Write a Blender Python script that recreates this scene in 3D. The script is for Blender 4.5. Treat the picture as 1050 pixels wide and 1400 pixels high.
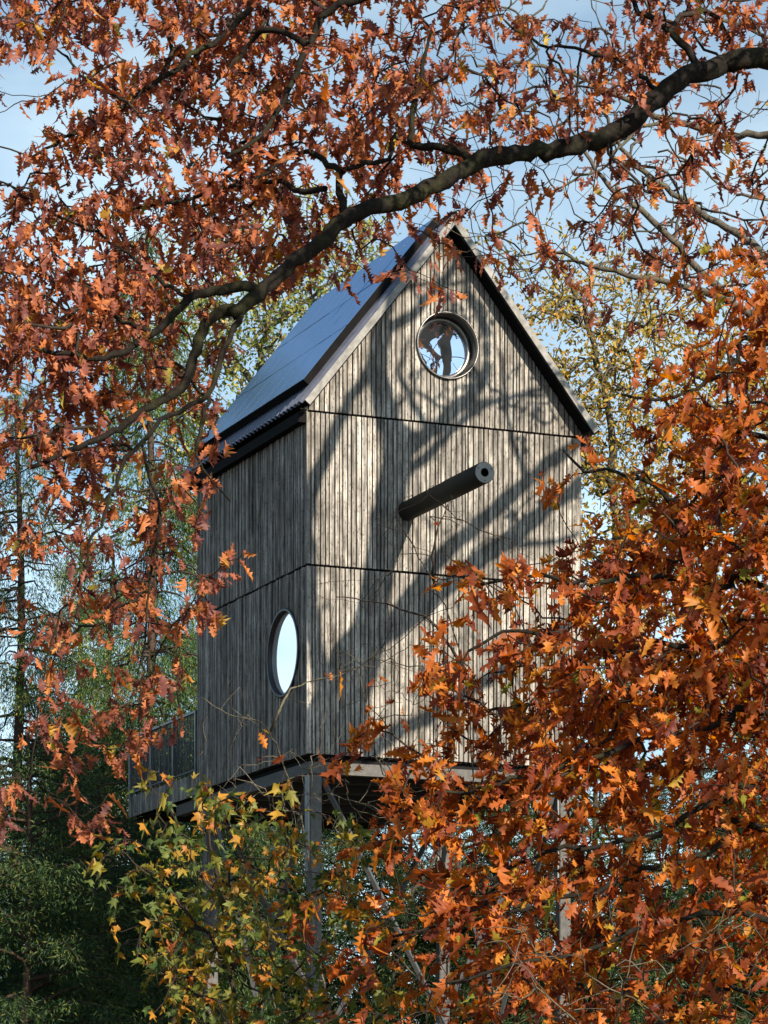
import bpy, bmesh, math, random
import numpy as np
from mathutils import Vector, Matrix

random.seed(7)
RNG = np.random.default_rng(11)
for o in list(bpy.data.objects):
    bpy.data.objects.remove(o, do_unlink=True)
SC = bpy.context.scene
COL = SC.collection

# ------------------------------------------------------------------ camera
F = 4287.0            # focal length in photo pixels (photo is 1050 wide)
CX, HY = 525.0, 1600.0
CAMZ = 1.6
cd = bpy.data.cameras.new("camera")
cam = bpy.data.objects.new("camera", cd)
COL.objects.link(cam)
cam.location = (0, 0, CAMZ)
cam.rotation_euler = (math.radians(90), 0, 0)
cd.sensor_fit = 'HORIZONTAL'
cd.sensor_width = 36.0
cd.lens = F / 1050 * 36
cd.shift_y = (HY - 700) / 1050
cd.clip_start = 0.1
cd.clip_end = 2000
SC.camera = cam

# ------------------------------------------------------------------ light
SUN_AZ = math.radians(34.5)       # to the right of the house-to-camera direction
SUN_EL = math.radians(26)
SUN = Vector((math.sin(SUN_AZ) * math.cos(SUN_EL), -math.cos(SUN_AZ) * math.cos(SUN_EL), math.sin(SUN_EL)))
w = bpy.data.worlds.new("World")
SC.world = w
w.use_nodes = True
nt = w.node_tree
nt.nodes.clear()
out = nt.nodes.new('ShaderNodeOutputWorld')
bg = nt.nodes.new('ShaderNodeBackground')
sky = nt.nodes.new('ShaderNodeTexSky')
sky.sky_type = 'NISHITA'
sky.sun_disc = False
sky.sun_elevation = SUN_EL
sky.sun_rotation = math.atan2(SUN.x, SUN.y)
sky.air_density = 1.0
sky.dust_density = 0.7
sky.ozone_density = 0.0
tc = nt.nodes.new('ShaderNodeTexCoord')
nz = nt.nodes.new('ShaderNodeTexNoise')
nz.inputs['Scale'].default_value = 5.0
nz.inputs['Detail'].default_value = 6.0
nz.inputs['Roughness'].default_value = 0.55
mp = nt.nodes.new('ShaderNodeMapping')
mp.inputs['Scale'].default_value = (1, 1, 2.2)
rmp = nt.nodes.new('ShaderNodeValToRGB')
rmp.color_ramp.elements[0].position = 0.38
rmp.color_ramp.elements[1].position = 0.70
mix = nt.nodes.new('ShaderNodeMix')
mix.data_type = 'RGBA'
bw = nt.nodes.new('ShaderNodeRGBToBW')
mul = nt.nodes.new('ShaderNodeMix')
mul.data_type = 'RGBA'
mul.blend_type = 'MULTIPLY'
mul.inputs[0].default_value = 1.0
mul.inputs[7].default_value = (2.1, 2.12, 2.15, 1)
nt.links.new(tc.outputs['Generated'], mp.inputs['Vector'])
nt.links.new(mp.outputs[0], nz.inputs['Vector'])
nt.links.new(nz.outputs['Fac'], rmp.inputs[0])
nt.links.new(rmp.outputs[0], mix.inputs[0])
nt.links.new(sky.outputs[0], bw.inputs[0])
nt.links.new(bw.outputs[0], mul.inputs[6])
nt.links.new(sky.outputs[0], mix.inputs[6])
nt.links.new(mul.outputs[2], mix.inputs[7])
tint = nt.nodes.new('ShaderNodeMix'); tint.data_type = 'RGBA'; tint.blend_type = 'MULTIPLY'
tint.inputs[0].default_value = 1.0
tint.inputs[7].default_value = (0.76, 0.98, 1.12, 1)
nt.links.new(mix.outputs[2], tint.inputs[6])
nt.links.new(tint.outputs[2], bg.inputs[0])
bg.inputs[1].default_value = 0.058
nt.links.new(bg.outputs[0], out.inputs[0])

sl = bpy.data.lights.new("sun", 'SUN')
sl.energy = 5.0
sl.angle = math.radians(0.4)
sl.color = (1.0, 0.87, 0.69)
so = bpy.data.objects.new("sun", sl)
COL.objects.link(so)
so.rotation_euler = (-SUN).to_track_quat('-Z', 'Y').to_euler()
so.location = (20, 0, 30)

SC.view_settings.view_transform = 'Standard'
SC.view_settings.look = 'None'
SC.view_settings.gamma = 1
SC.view_settings.use_curve_mapping = False
SC.view_settings.exposure = 1.17
SC.render.engine = 'CYCLES'
SC.cycles.max_bounces = 7
SC.cycles.transparent_max_bounces = 8

# ------------------------------------------------------------------ helpers
def P(px, py, D):
    return np.array(((px - CX) / F * D, D, CAMZ + (HY - py) / F * D))

def tag(o, label=None, cat=None, group=None, kind=None):
    if label: o['label'] = label
    if cat: o['category'] = cat
    if group: o['group'] = group
    if kind: o['kind'] = kind
    return o

def empty(name, loc, rz=0.0):
    o = bpy.data.objects.new(name, None)
    COL.objects.link(o)
    o.location = loc
    o.rotation_euler = (0, 0, rz)
    o.empty_display_size = 0.2
    return o

def link_mesh(name, me, mat=None, parent=None, loc=None):
    o = bpy.data.objects.new(name, me)
    COL.objects.link(o)
    if mat is not None and len(me.materials) == 0:
        me.materials.append(mat)
    if parent is not None:
        o.parent = parent
    if loc is not None:
        o.location = loc
    return o

def pymesh(name, verts, faces, smooth=False):
    me = bpy.data.meshes.new(name)
    me.from_pydata([tuple(map(float, v)) for v in verts], [], faces)
    if smooth:
        me.polygons.foreach_set('use_smooth', [True] * len(me.polygons))
    me.update()
    return me

def trimesh(name, V, T, smooth=True, rnd=None):
    """V (n,3) T (m,3) numpy -> mesh, optional per-vertex random attribute"""
    me = bpy.data.meshes.new(name)
    n, m = len(V), len(T)
    me.vertices.add(n)
    me.vertices.foreach_set('co', np.ascontiguousarray(V, dtype=np.float32).ravel())
    me.loops.add(m * 3)
    me.loops.foreach_set('vertex_index', np.ascontiguousarray(T, dtype=np.int32).ravel())
    me.polygons.add(m)
    me.polygons.foreach_set('loop_start', np.arange(0, m * 3, 3, dtype=np.int32))
    me.polygons.foreach_set('loop_total', np.full(m, 3, dtype=np.int32))
    if smooth:
        me.polygons.foreach_set('use_smooth', np.ones(m, dtype=bool))
    if rnd is not None:
        a = me.attributes.new('rnd', 'FLOAT', 'POINT')
        a.data.foreach_set('value', np.ascontiguousarray(rnd, dtype=np.float32))
    me.update(calc_edges=True)
    return me

def new_mat(name):
    m = bpy.data.materials.new(name)
    m.use_nodes = True
    m.node_tree.nodes.clear()
    return m, m.node_tree

def N(t, typ, **kw):
    n = t.nodes.new(typ)
    for k, v in kw.items():
        if k in n.inputs:
            n.inputs[k].default_value = v
        else:
            setattr(n, k, v)
    return n

def ramp(t, stops, interp='LINEAR'):
    n = t.nodes.new('ShaderNodeValToRGB')
    cr = n.color_ramp
    cr.interpolation = interp
    while len(cr.elements) < len(stops):
        cr.elements.new(0.5)
    for e, (p, c) in zip(cr.elements, stops):
        e.position = p
        e.color = (c[0], c[1], c[2], 1)
    return n

# ------------------------------------------------------------------ materials
def leaf_mat(name, stops, transl=0.35, rough=0.5, spec=0.25, vary=0.25):
    m, t = new_mat(name)
    L = t.links.new
    at = N(t, 'ShaderNodeAttribute', attribute_name='rnd')
    oi = N(t, 'ShaderNodeObjectInfo')
    ad = N(t, 'ShaderNodeMath', operation='ADD')
    fr = N(t, 'ShaderNodeMath', operation='FRACT')
    L(at.outputs['Fac'], ad.inputs[0]); L(oi.outputs['Random'], ad.inputs[1]); L(ad.outputs[0], fr.inputs[0])
    rp = ramp(t, stops)
    L(fr.outputs[0], rp.inputs[0])
    geo = N(t, 'ShaderNodeNewGeometry')
    nz = N(t, 'ShaderNodeTexNoise', Scale=14.0, Detail=3.0)
    L(geo.outputs['Position'], nz.inputs['Vector'])
    mr = N(t, 'ShaderNodeMapRange')
    mr.inputs[1].default_value = 0.3; mr.inputs[2].default_value = 0.7
    mr.inputs[3].default_value = 1 - vary; mr.inputs[4].default_value = 1 + vary
    L(nz.outputs['Fac'], mr.inputs[0])
    mx = N(t, 'ShaderNodeMix', data_type='RGBA', blend_type='MULTIPLY')
    mx.inputs[0].default_value = 1
    L(rp.outputs[0], mx.inputs[6]); L(mr.outputs[0], mx.inputs[7])
    b = N(t, 'ShaderNodeBsdfPrincipled', Roughness=rough)
    b.inputs['Specular IOR Level'].default_value = spec
    L(mx.outputs[2], b.inputs['Base Color'])
    tr = N(t, 'ShaderNodeBsdfTranslucent')
    hs = N(t, 'ShaderNodeHueSaturation')
    hs.inputs['Saturation'].default_value = 1.15
    hs.inputs['Value'].default_value = 1.25
    L(mx.outputs[2], hs.inputs['Color']); L(hs.outputs[0], tr.inputs['Color'])
    ms = N(t, 'ShaderNodeMixShader'); ms.inputs[0].default_value = transl
    L(b.outputs[0], ms.inputs[1]); L(tr.outputs[0], ms.inputs[2])
    o = N(t, 'ShaderNodeOutputMaterial')
    L(ms.outputs[0], o.inputs[0])
    return m

def bark_mat(name, dark, light, moss=None, scale=6.0, bump=0.5):
    m, t = new_mat(name)
    L = t.links.new
    geo = N(t, 'ShaderNodeNewGeometry')
    nz = N(t, 'ShaderNodeTexNoise', Scale=scale, Detail=8.0, Roughness=0.65)
    nz2 = N(t, 'ShaderNodeTexNoise', Scale=scale * 6, Detail=5.0, Roughness=0.7)
    L(geo.outputs['Position'], nz.inputs['Vector']); L(geo.outputs['Position'], nz2.inputs['Vector'])
    rp = ramp(t, [(0.3, dark), (0.7, light)])
    L(nz2.outputs['Fac'], rp.inputs[0])
    col = rp.outputs[0]
    if moss:
        rm = ramp(t, [(0.5, (0, 0, 0)), (0.68, (1, 1, 1))])
        L(nz.outputs['Fac'], rm.inputs[0])
        mx = N(t, 'ShaderNodeMix', data_type='RGBA')
        mx.inputs[7].default_value = (*moss, 1)
        L(rm.outputs[0], mx.inputs[0]); L(col, mx.inputs[6])
        col = mx.outputs[2]
    b = N(t, 'ShaderNodeBsdfPrincipled', Roughness=0.9)
    b.inputs['Specular IOR Level'].default_value = 0.15
    L(col, b.inputs['Base Color'])
    bp = N(t, 'ShaderNodeBump', Strength=bump, Distance=0.02)
    L(nz2.outputs['Fac'], bp.inputs['Height']); L(bp.outputs[0], b.inputs['Normal'])
    o = N(t, 'ShaderNodeOutputMaterial'); L(b.outputs[0], o.inputs[0])
    return m

def board_mat(name, c_dark, c_mid, c_light):
    """weathered softwood, grain along z, each board its own tone"""
    m, t = new_mat(name)
    L = t.links.new
    tc = N(t, 'ShaderNodeTexCoord'); oi = N(t, 'ShaderNodeObjectInfo')
    sc = N(t, 'ShaderNodeVectorMath', operation='SCALE'); sc.inputs['Scale'].default_value = 37.0
    cmb = N(t, 'ShaderNodeCombineXYZ')
    L(oi.outputs['Random'], cmb.inputs[0]); L(oi.outputs['Random'], cmb.inputs[1]); L(oi.outputs['Random'], cmb.inputs[2])
    L(cmb.outputs[0], sc.inputs[0])
    ad = N(t, 'ShaderNodeVectorMath', operation='ADD')
    L(tc.outputs['Object'], ad.inputs[0]); L(sc.outputs[0], ad.inputs[1])
    mp = N(t, 'ShaderNodeMapping'); mp.inputs['Scale'].default_value = (60, 60, 1.5)
    L(ad.outputs[0], mp.inputs['Vector'])
    g = N(t, 'ShaderNodeTexNoise', Scale=1.0, Detail=5.0, Roughness=0.65)
    L(mp.outputs[0], g.inputs['Vector'])
    mp2 = N(t, 'ShaderNodeMapping'); mp2.inputs['Scale'].default_value = (9, 9, 3.2)
    L(ad.outputs[0], mp2.inputs['Vector'])
    s = N(t, 'ShaderNodeTexNoise', Scale=1.0, Detail=6.0, Roughness=0.6)
    L(mp2.outputs[0], s.inputs['Vector'])
    mp3 = N(t, 'ShaderNodeMapping'); mp3.inputs['Scale'].default_value = (30, 30, 13)
    L(ad.outputs[0], mp3.inputs['Vector'])
    k = N(t, 'ShaderNodeTexVoronoi', Scale=1.0)
    L(mp3.outputs[0], k.inputs['Vector'])
    kr = ramp(t, [(0.10, (0.22, 0.2, 0.19)), (0.34, (1, 1, 1))])
    L(k.outputs['Distance'], kr.inputs[0])
    a1 = N(t, 'ShaderNodeMath', operation='MULTIPLY'); a1.inputs[1].default_value = 0.55
    L(g.outputs['Fac'], a1.inputs[0])
    a2 = N(t, 'ShaderNodeMath', operation='MULTIPLY_ADD'); a2.inputs[1].default_value = 0.45
    L(s.outputs['Fac'], a2.inputs[0]); L(a1.outputs[0], a2.inputs[2])
    rp = ramp(t, [(0.33, c_dark), (0.5, c_mid), (0.66, c_light)])
    L(a2.outputs[0], rp.inputs[0])
    mr = N(t, 'ShaderNodeMapRange'); mr.inputs[3].default_value = 0.68; mr.inputs[4].default_value = 1.2
    L(oi.outputs['Random'], mr.inputs[0])
    mx = N(t, 'ShaderNodeMix', data_type='RGBA', blend_type='MULTIPLY'); mx.inputs[0].default_value = 1
    L(rp.outputs[0], mx.inputs[6]); L(mr.outputs[0], mx.inputs[7])
    mx2 = N(t, 'ShaderNodeMix', data_type='RGBA', blend_type='MULTIPLY'); mx2.inputs[0].default_value = 0.8
    L(mx.outputs[2], mx2.inputs[6]); L(kr.outputs[0], mx2.inputs[7])
    geo = N(t, 'ShaderNodeNewGeometry')
    mp4 = N(t, 'ShaderNodeMapping'); mp4.inputs['Scale'].default_value = (2.4, 2.4, 0.55)
    L(geo.outputs['Position'], mp4.inputs['Vector'])
    st = N(t, 'ShaderNodeTexNoise', Scale=1.0, Detail=7.0, Roughness=0.7)
    L(mp4.outputs[0], st.inputs['Vector'])
    sr = ramp(t, [(0.34, (0.62, 0.60, 0.58)), (0.62, (1.12, 1.12, 1.12))])
    L(st.outputs['Fac'], sr.inputs[0])
    mx3 = N(t, 'ShaderNodeMix', data_type='RGBA', blend_type='MULTIPLY'); mx3.inputs[0].default_value = 1
    L(mx2.outputs[2], mx3.inputs[6]); L(sr.outputs[0], mx3.inputs[7])
    mx2 = mx3
    b = N(t, 'ShaderNodeBsdfPrincipled', Roughness=0.8)
    b.inputs['Specular IOR Level'].default_value = 0.2
    L(mx2.outputs[2], b.inputs['Base Color'])
    bp = N(t, 'ShaderNodeBump', Strength=0.6, Distance=0.006)
    L(g.outputs['Fac'], bp.inputs['Height']); L(bp.outputs[0], b.inputs['Normal'])
    o = N(t, 'ShaderNodeOutputMaterial'); L(b.outputs[0], o.inputs[0])
    return m

def plain_mat(name, col, rough=0.5, metal=0.0, spec=0.5, vary=0.15, scale=8.0, bump=0.0):
    m, t = new_mat(name)
    L = t.links.new
    tc = N(t, 'ShaderNodeTexCoord')
    nz = N(t, 'ShaderNodeTexNoise', Scale=scale, Detail=6.0, Roughness=0.6)
    L(tc.outputs['Object'], nz.inputs['Vector'])
    c0 = tuple(c * (1 - vary) for c in col); c1 = tuple(min(1, c * (1 + vary)) for c in col)
    rp = ramp(t, [(0.3, c0), (0.7, c1)])
    L(nz.outputs['Fac'], rp.inputs[0])
    b = N(t, 'ShaderNodeBsdfPrincipled', Roughness=rough, Metallic=metal)
    b.inputs['Specular IOR Level'].default_value = spec
    L(rp.outputs[0], b.inputs['Base Color'])
    if bump:
        bp = N(t, 'ShaderNodeBump', Strength=bump, Distance=0.01)
        L(nz.outputs['Fac'], bp.inputs['Height']); L(bp.outputs[0], b.inputs['Normal'])
    o = N(t, 'ShaderNodeOutputMaterial'); L(b.outputs[0], o.inputs[0])
    return m

def glass_mat(name, refl, tint=(0.9, 0.92, 1.0), rough=0.01, wave=0.0, inner=(0.02, 0.022, 0.025)):
    m, t = new_mat(name)
    L = t.links.new
    d = N(t, 'ShaderNodeBsdfDiffuse', Color=(*inner, 1))
    g = N(t, 'ShaderNodeBsdfGlossy', Color=(*tint, 1), Roughness=rough)
    fr = N(t, 'ShaderNodeFresnel', IOR=1.5)
    mr = N(t, 'ShaderNodeMapRange'); mr.inputs[3].default_value = refl; mr.inputs[4].default_value = 1.0
    L(fr.outputs[0], mr.inputs[0])
    ms = N(t, 'ShaderNodeMixShader')
    L(mr.outputs[0], ms.inputs[0]); L(d.outputs[0], ms.inputs[1]); L(g.outputs[0], ms.inputs[2])
    if wave:
        tc = N(t, 'ShaderNodeTexCoord')
        nz = N(t, 'ShaderNodeTexNoise', Scale=2.0, Detail=1.0)
        L(tc.outputs['Object'], nz.inputs['Vector'])
        bp = N(t, 'ShaderNodeBump', Strength=wave, Distance=0.02)
        L(nz.outputs['Fac'], bp.inputs['Height']); L(bp.outputs[0], g.inputs['Normal'])
    o = N(t, 'ShaderNodeOutputMaterial'); L(ms.outputs[0], o.inputs[0])
    return m

M = {}
M['board'] = board_mat('weathered_boards', (0.035, 0.032, 0.029), (0.195, 0.183, 0.168), (0.50, 0.47, 0.43))
M['core'] = plain_mat('black_membrane', (0.008, 0.008, 0.009), 0.9, spec=0.1)
M['steel_dark'] = plain_mat('dark_steel', (0.03, 0.03, 0.034), 0.45, 0.3)
M['steel_grey'] = plain_mat('grey_steel', (0.11, 0.11, 0.115), 0.45, 0.55, vary=0.25)
M['ring'] = plain_mat('window_ring_steel', (0.15, 0.145, 0.14), 0.35, 0.75, vary=0.3)
M['reveal'] = plain_mat('window_reveal', (0.05, 0.047, 0.045), 0.5, 0.2)
M['glass_front'] = glass_mat('front_pane', 0.34, (0.62, 0.76, 1.0), 0.005, 0.10)
M['glass_side'] = glass_mat('side_pane', 0.72, (1, 0.96, 0.92), 0.02, 0.0, (0.85, 0.85, 0.86))
M['roofsheet'] = plain_mat('corrugated_metal', (0.10, 0.11, 0.15), 0.42, 0.6, vary=0.25)
M['panel'] = glass_mat('roof_panel_glass', 0.05, (0.36, 0.50, 0.70), 0.20, 0.0, (0.025, 0.035, 0.055))
M['trim'] = plain_mat('verge_flashing', (0.15, 0.147, 0.142), 0.6, 0.0, spec=0.3, vary=0.4)
M['soffit'] = plain_mat('shade_black_soffit', (0.006, 0.006, 0.007), 0.85, spec=0.06)  # blackened to carry the shadow on panel edges and eaves in its colour
M['post'] = plain_mat('post_wood', (0.075, 0.072, 0.07), 0.7, 0.0, spec=0.25, vary=0.3, scale=14, bump=0.3)
M['perch'] = plain_mat('perch_pole', (0.014, 0.014, 0.011), 0.7, 0.0, spec=0.2, vary=0.25)
M['perch_end'] = plain_mat('perch_cap', (0.16, 0.16, 0.155), 0.6, 0.1)
M['hole'] = plain_mat('pole_hole', (0.004, 0.004, 0.004), 0.9, spec=0.05)

M['bark_oak'] = bark_mat('shade_dark_oak_bark', (0.004, 0.0035, 0.003), (0.020, 0.0165, 0.013), (0.026, 0.027, 0.011), 3.0, 1.0)  # darker than real bark: the canopy's shade on the limb is in its colour
M['bark_twig'] = bark_mat('twig_bark', (0.012, 0.010, 0.009), (0.046, 0.036, 0.029), None, 8.0)
M['bark_pale'] = bark_mat('pale_bark', (0.04, 0.034, 0.028), (0.15, 0.13, 0.10), (0.075, 0.08, 0.035), 4.0)
M['bark_grey'] = bark_mat('grey_bark', (0.03, 0.026, 0.022), (0.11, 0.096, 0.08), (0.07, 0.074, 0.036), 4.0)
M['bark_conifer'] = bark_mat('conifer_bark', (0.02, 0.014, 0.010), (0.075, 0.05, 0.036), None, 5.0)

M['leaf_red'] = leaf_mat('red_oak_leaf', [(0.0, (0.125, 0.044, 0.042)), (0.3, (0.23, 0.078, 0.054)), (0.65, (0.36, 0.120, 0.058)),
                                          (0.95, (0.50, 0.185, 0.065)), (0.985, (0.42, 0.26, 0.05)), (1.0, (0.30, 0.28, 0.06))], 0.45)
M['leaf_orange'] = leaf_mat('orange_oak_leaf', [(0.0, (0.115, 0.026, 0.018)), (0.3, (0.27, 0.066, 0.022)), (0.65, (0.44, 0.122, 0.026)),
                                                (0.92, (0.55, 0.20, 0.032)), (0.97, (0.37, 0.215, 0.025)), (1.0, (0.18, 0.21, 0.03))], 0.52)
M['leaf_maple'] = leaf_mat('maple_leaf', [(0.0, (0.045, 0.085, 0.028)), (0.35, (0.10, 0.125, 0.026)), (0.6, (0.22, 0.18, 0.028)),
                                          (0.85, (0.36, 0.18, 0.026)), (1.0, (0.30, 0.09, 0.022))], 0.42)
M['leaf_bg'] = leaf_mat('yellow_green_leaf', [(0.0, (0.13, 0.125, 0.028)), (0.4, (0.29, 0.22, 0.042)), (0.75, (0.42, 0.28, 0.055)), (1.0, (0.40, 0.18, 0.04))], 0.42)
M['leaf_bgl'] = leaf_mat('green_yellow_leaf', [(0.0, (0.07, 0.12, 0.03)), (0.45, (0.17, 0.21, 0.05)), (0.8, (0.34, 0.31, 0.08)), (1.0, (0.42, 0.30, 0.09))], 0.4)
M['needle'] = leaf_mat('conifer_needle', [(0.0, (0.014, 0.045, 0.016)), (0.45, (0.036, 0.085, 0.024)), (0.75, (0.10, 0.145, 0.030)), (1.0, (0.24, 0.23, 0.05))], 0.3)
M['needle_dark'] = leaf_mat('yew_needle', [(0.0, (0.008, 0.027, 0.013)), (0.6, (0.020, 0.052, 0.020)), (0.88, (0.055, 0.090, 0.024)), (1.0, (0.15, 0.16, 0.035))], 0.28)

def ground_mat():
    m, t = new_mat('leaf_litter_ground')
    L = t.links.new
    geo = N(t, 'ShaderNodeNewGeometry')
    nz = N(t, 'ShaderNodeTexNoise', Scale=0.8, Detail=8.0, Roughness=0.7)
    vo = N(t, 'ShaderNodeTexVoronoi', Scale=9.0)
    L(geo.outputs['Position'], nz.inputs['Vector']); L(geo.outputs['Position'], vo.inputs['Vector'])
    r1 = ramp(t, [(0.35, (0.022, 0.032, 0.014)), (0.6, (0.055, 0.036, 0.02))])  # shade of the wood put into the litter colour, which also cuts bounce
    r2 = ramp(t, [(0.1, (0.6, 0.5, 0.45)), (0.6, (1.3, 1.1, 0.9))])
    L(nz.outputs['Fac'], r1.inputs[0]); L(vo.outputs['Distance'], r2.inputs[0])
    mx = N(t, 'ShaderNodeMix', data_type='RGBA', blend_type='MULTIPLY'); mx.inputs[0].default_value = 1
    L(r1.outputs[0], mx.inputs[6]); L(r2.outputs[0], mx.inputs[7])
    b = N(t, 'ShaderNodeBsdfPrincipled', Roughness=0.95)
    L(mx.outputs[2], b.inputs['Base Color'])
    o = N(t, 'ShaderNodeOutputMaterial'); L(b.outputs[0], o.inputs[0])
    return m

# ------------------------------------------------------------------ ground
gv, gf = [], []
xs = [-500, -200, -100] + list(range(-60, 61, 6)) + [100, 200, 500]
ys = [-300, -100, -40] + list(range(-16, 111, 6)) + [200, 400, 900]
for j, y in enumerate(ys):
    for i, x in enumerate(xs):
        inside = abs(x) <= 60 and -16 <= y <= 110
        gv.append((x, y, (random.uniform(-0.06, 0.0) if inside else -0.05)))
for j in range(len(ys) - 1):
    for i in range(len(xs) - 1):
        a = j * len(xs) + i
        gf.append((a, a + 1, a + 1 + len(xs), a + len(xs)))
g = link_mesh('ground', pymesh('ground', gv, gf, True), ground_mat())
tag(g, 'forest floor of fallen leaves and grass', 'ground', kind='structure')

# ------------------------------------------------------------------ house
UX, UY = 0.92362, 0.38330
HROT = math.atan2(UY, UX)
HX, HYD = -1.102, 45.0
HW, HD = 4.36, 4.80
ZB, Z1, Z2, ZA = 7.58, 10.29, 12.50, 15.36
house = empty('stilt_house', (HX, HYD, 0), HROT)
tag(house, 'tall grey timber house on stilts shaped like a birdhouse, round windows and perch pole', 'house')
UV3 = np.array((UX, UY, 0)); VV3 = np.array((-UY, UX, 0)); H0 = np.array((HX, HYD, 0))

def house_world(x, y, z):
    return H0 + UV3 * x + VV3 * y + np.array((0, 0, z))

def wall_point(px, py):
    """pixel on the front wall plane -> world"""
    d = np.array(((px - CX) / F, 1.0, (HY - py) / F)); c = np.array((0, 0, CAMZ))
    n = np.array((UY, -UX, 0))
    t = np.dot(H0 - c, n) / np.dot(d, n)
    return c + d * t

def wall_local(px, py):
    p = wall_point(px, py) - H0
    return float(np.dot(p, UV3)), float(p[2])

def prism(poly, face, d0, d1):
    """poly [(a,z)] counter clockwise seen from outside, extruded outward d0..d1"""
    def mp(a, z, d):
        if face == 'front': return (a, -d, z)
        if face == 'left': return (-d, a, z)
        if face == 'right': return (HW + d, a, z)
        return (a, HD + d, z)
    n = len(poly)
    v = [mp(a, z, d0) for a, z in poly] + [mp(a, z, d1) for a, z in poly]
    f = [tuple(range(n, 2 * n)), tuple(range(n - 1, -1, -1))]
    for i in range(n):
        j = (i + 1) % n
        f.append((i, j, j + n, i + n))
    if face in ('left', 'back'):
        f = [tuple(reversed(q)) for q in f]
    return v, f

def box(x0, x1, y0, y1, z0, z1):
    v = [(x0, y0, z0), (x1, y0, z0), (x1, y1, z0), (x0, y1, z0), (x0, y0, z1), (x1, y0, z1), (x1, y1, z1), (x0, y1, z1)]
    f = [(0, 3, 2, 1), (4, 5, 6, 7), (0, 1, 5, 4), (1, 2, 6, 5), (2, 3, 7, 6), (3, 0, 4, 7)]
    return v, f

def add(name, vf, mat, parent, smooth=False):
    v, f = vf
    c = np.mean(np.array(v), axis=0)
    c[2] = min(q[2] for q in v)
    me = pymesh(name, [tuple(np.array(q) - c) for q in v], f, smooth)
    o = link_mesh(name, me, mat, parent)
    o.location = c
    return o

def bevel_mesh(o, wdt=0.006, seg=1):
    bm = bmesh.new(); bm.from_mesh(o.data)
    bmesh.ops.bevel(bm, geom=bm.edges[:], offset=wdt, segments=seg, affect='EDGES')
    bm.to_mesh(o.data); bm.free()
    return o

def join_vf(lst):
    V, Fc = [], []
    for v, f in lst:
        b = len(V); V += list(v); Fc += [tuple(i + b for i in q) for q in f]
    return V, Fc

PT = 1.253
WF = (2.187, 12.05 + CAMZ, 0.485)   # front window centre (a,z) and hole radius
WL = (0.925, 7.56 + CAMZ, 0.62)     # side window

def holed_face(outer, hole, face, depth):
    bm = bmesh.new()
    def mp(a, z):
        return (a, -depth, z) if face == 'front' else (-depth, a, z)
    ov = [bm.verts.new(mp(a, z)) for a, z in outer]
    cv = [bm.verts.new(mp(hole[0] + hole[2] * math.cos(t * math.tau / 48), hole[1] + hole[2] * math.sin(t * math.tau / 48))) for t in range(48)]
    ed = [bm.edges.new((l[i], l[(i + 1) % len(l)])) for l in (ov, cv) for i in range(len(l))]
    bmesh.ops.triangle_fill(bm, use_beauty=True, edges=ed)
    # the fill covers the hole too: drop the faces whose centre is inside it
    for fc in list(bm.faces):
        c = fc.calc_center_median()
        a = c.x if face == 'front' else c.y
        if math.hypot(a - hole[0], c.z - hole[1]) < hole[2] * 0.93:
            bm.faces.remove(fc)
    v = [tuple(q.co) for q in bm.verts]; bm.verts.index_update()
    f = [tuple(q.index for q in fc.verts) for fc in bm.faces]
    bm.free()
    return v, f

def gable_z(a):
    return max(Z2 + 0.03, 15.33 - PT * abs(a - HW / 2))

# cores (black membrane behind the boards)
front_core = add('front_wall', holed_face([(0.02, ZB + 0.01), (HW - 0.02, ZB + 0.01), (HW - 0.02, Z2 + 0.05), (HW / 2, 15.30), (0.02, Z2 + 0.05)], (WF[0], WF[1], WF[2] + 0.01), 'front', -0.05), M['core'], house)
side_core = add('side_wall', holed_face([(0.03, ZB + 0.01), (HD, ZB + 0.01), (HD, Z2 + 0.3), (0.03, Z2 + 0.3)], (WL[0], WL[1], WL[2] + 0.01), 'left', -0.05), M['core'], house)

def board_row(a0, a1, wmin, wmax, gap):
    out_, a = [], a0
    while a < a1 - 0.02:
        wd = random.uniform(wmin, wmax)
        if random.random() < 0.25: wd *= 0.62
        b = min(a + wd, a1)
        if a1 - b < wmin * 0.6: b = a1
        out_.append((a, b - gap)); a = b
    return out_

def cut_boards(face, a, b, z0, z1a, z1b, hole, th, parent):
    """board a..b, bottom z0, slanted top z1a..z1b, cut round hole"""
    polys = []
    ca, cz, R = hole if hole else (0, 0, 0)
    hit = hole and (b > ca - R and a < ca + R) and z0 < cz + R and max(z1a, z1b) > cz - R
    if not hit:
        polys.append([(a, z0), (b, z0), (b, z1b), (a, z1a)])
    else:
        ss = [a + (b - a) * k / 5 for k in range(6)]
        for e in (ca - R, ca + R):
            if a < e < b: ss.append(e)
        ss = sorted(ss)
        hgt = [math.sqrt(max(0, R * R - (q - ca) ** 2)) for q in ss]
        polys.append([(a, z0), (b, z0)] + [(q, cz - h) for q, h in reversed(list(zip(ss, hgt)))])
        polys.append([(q, cz + h) for q, h in zip(ss, hgt)] + [(b, z1b), (a, z1a)])
    for p in polys:
        add('board', prism(p, face, -0.018, th), M['board'], parent)

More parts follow.
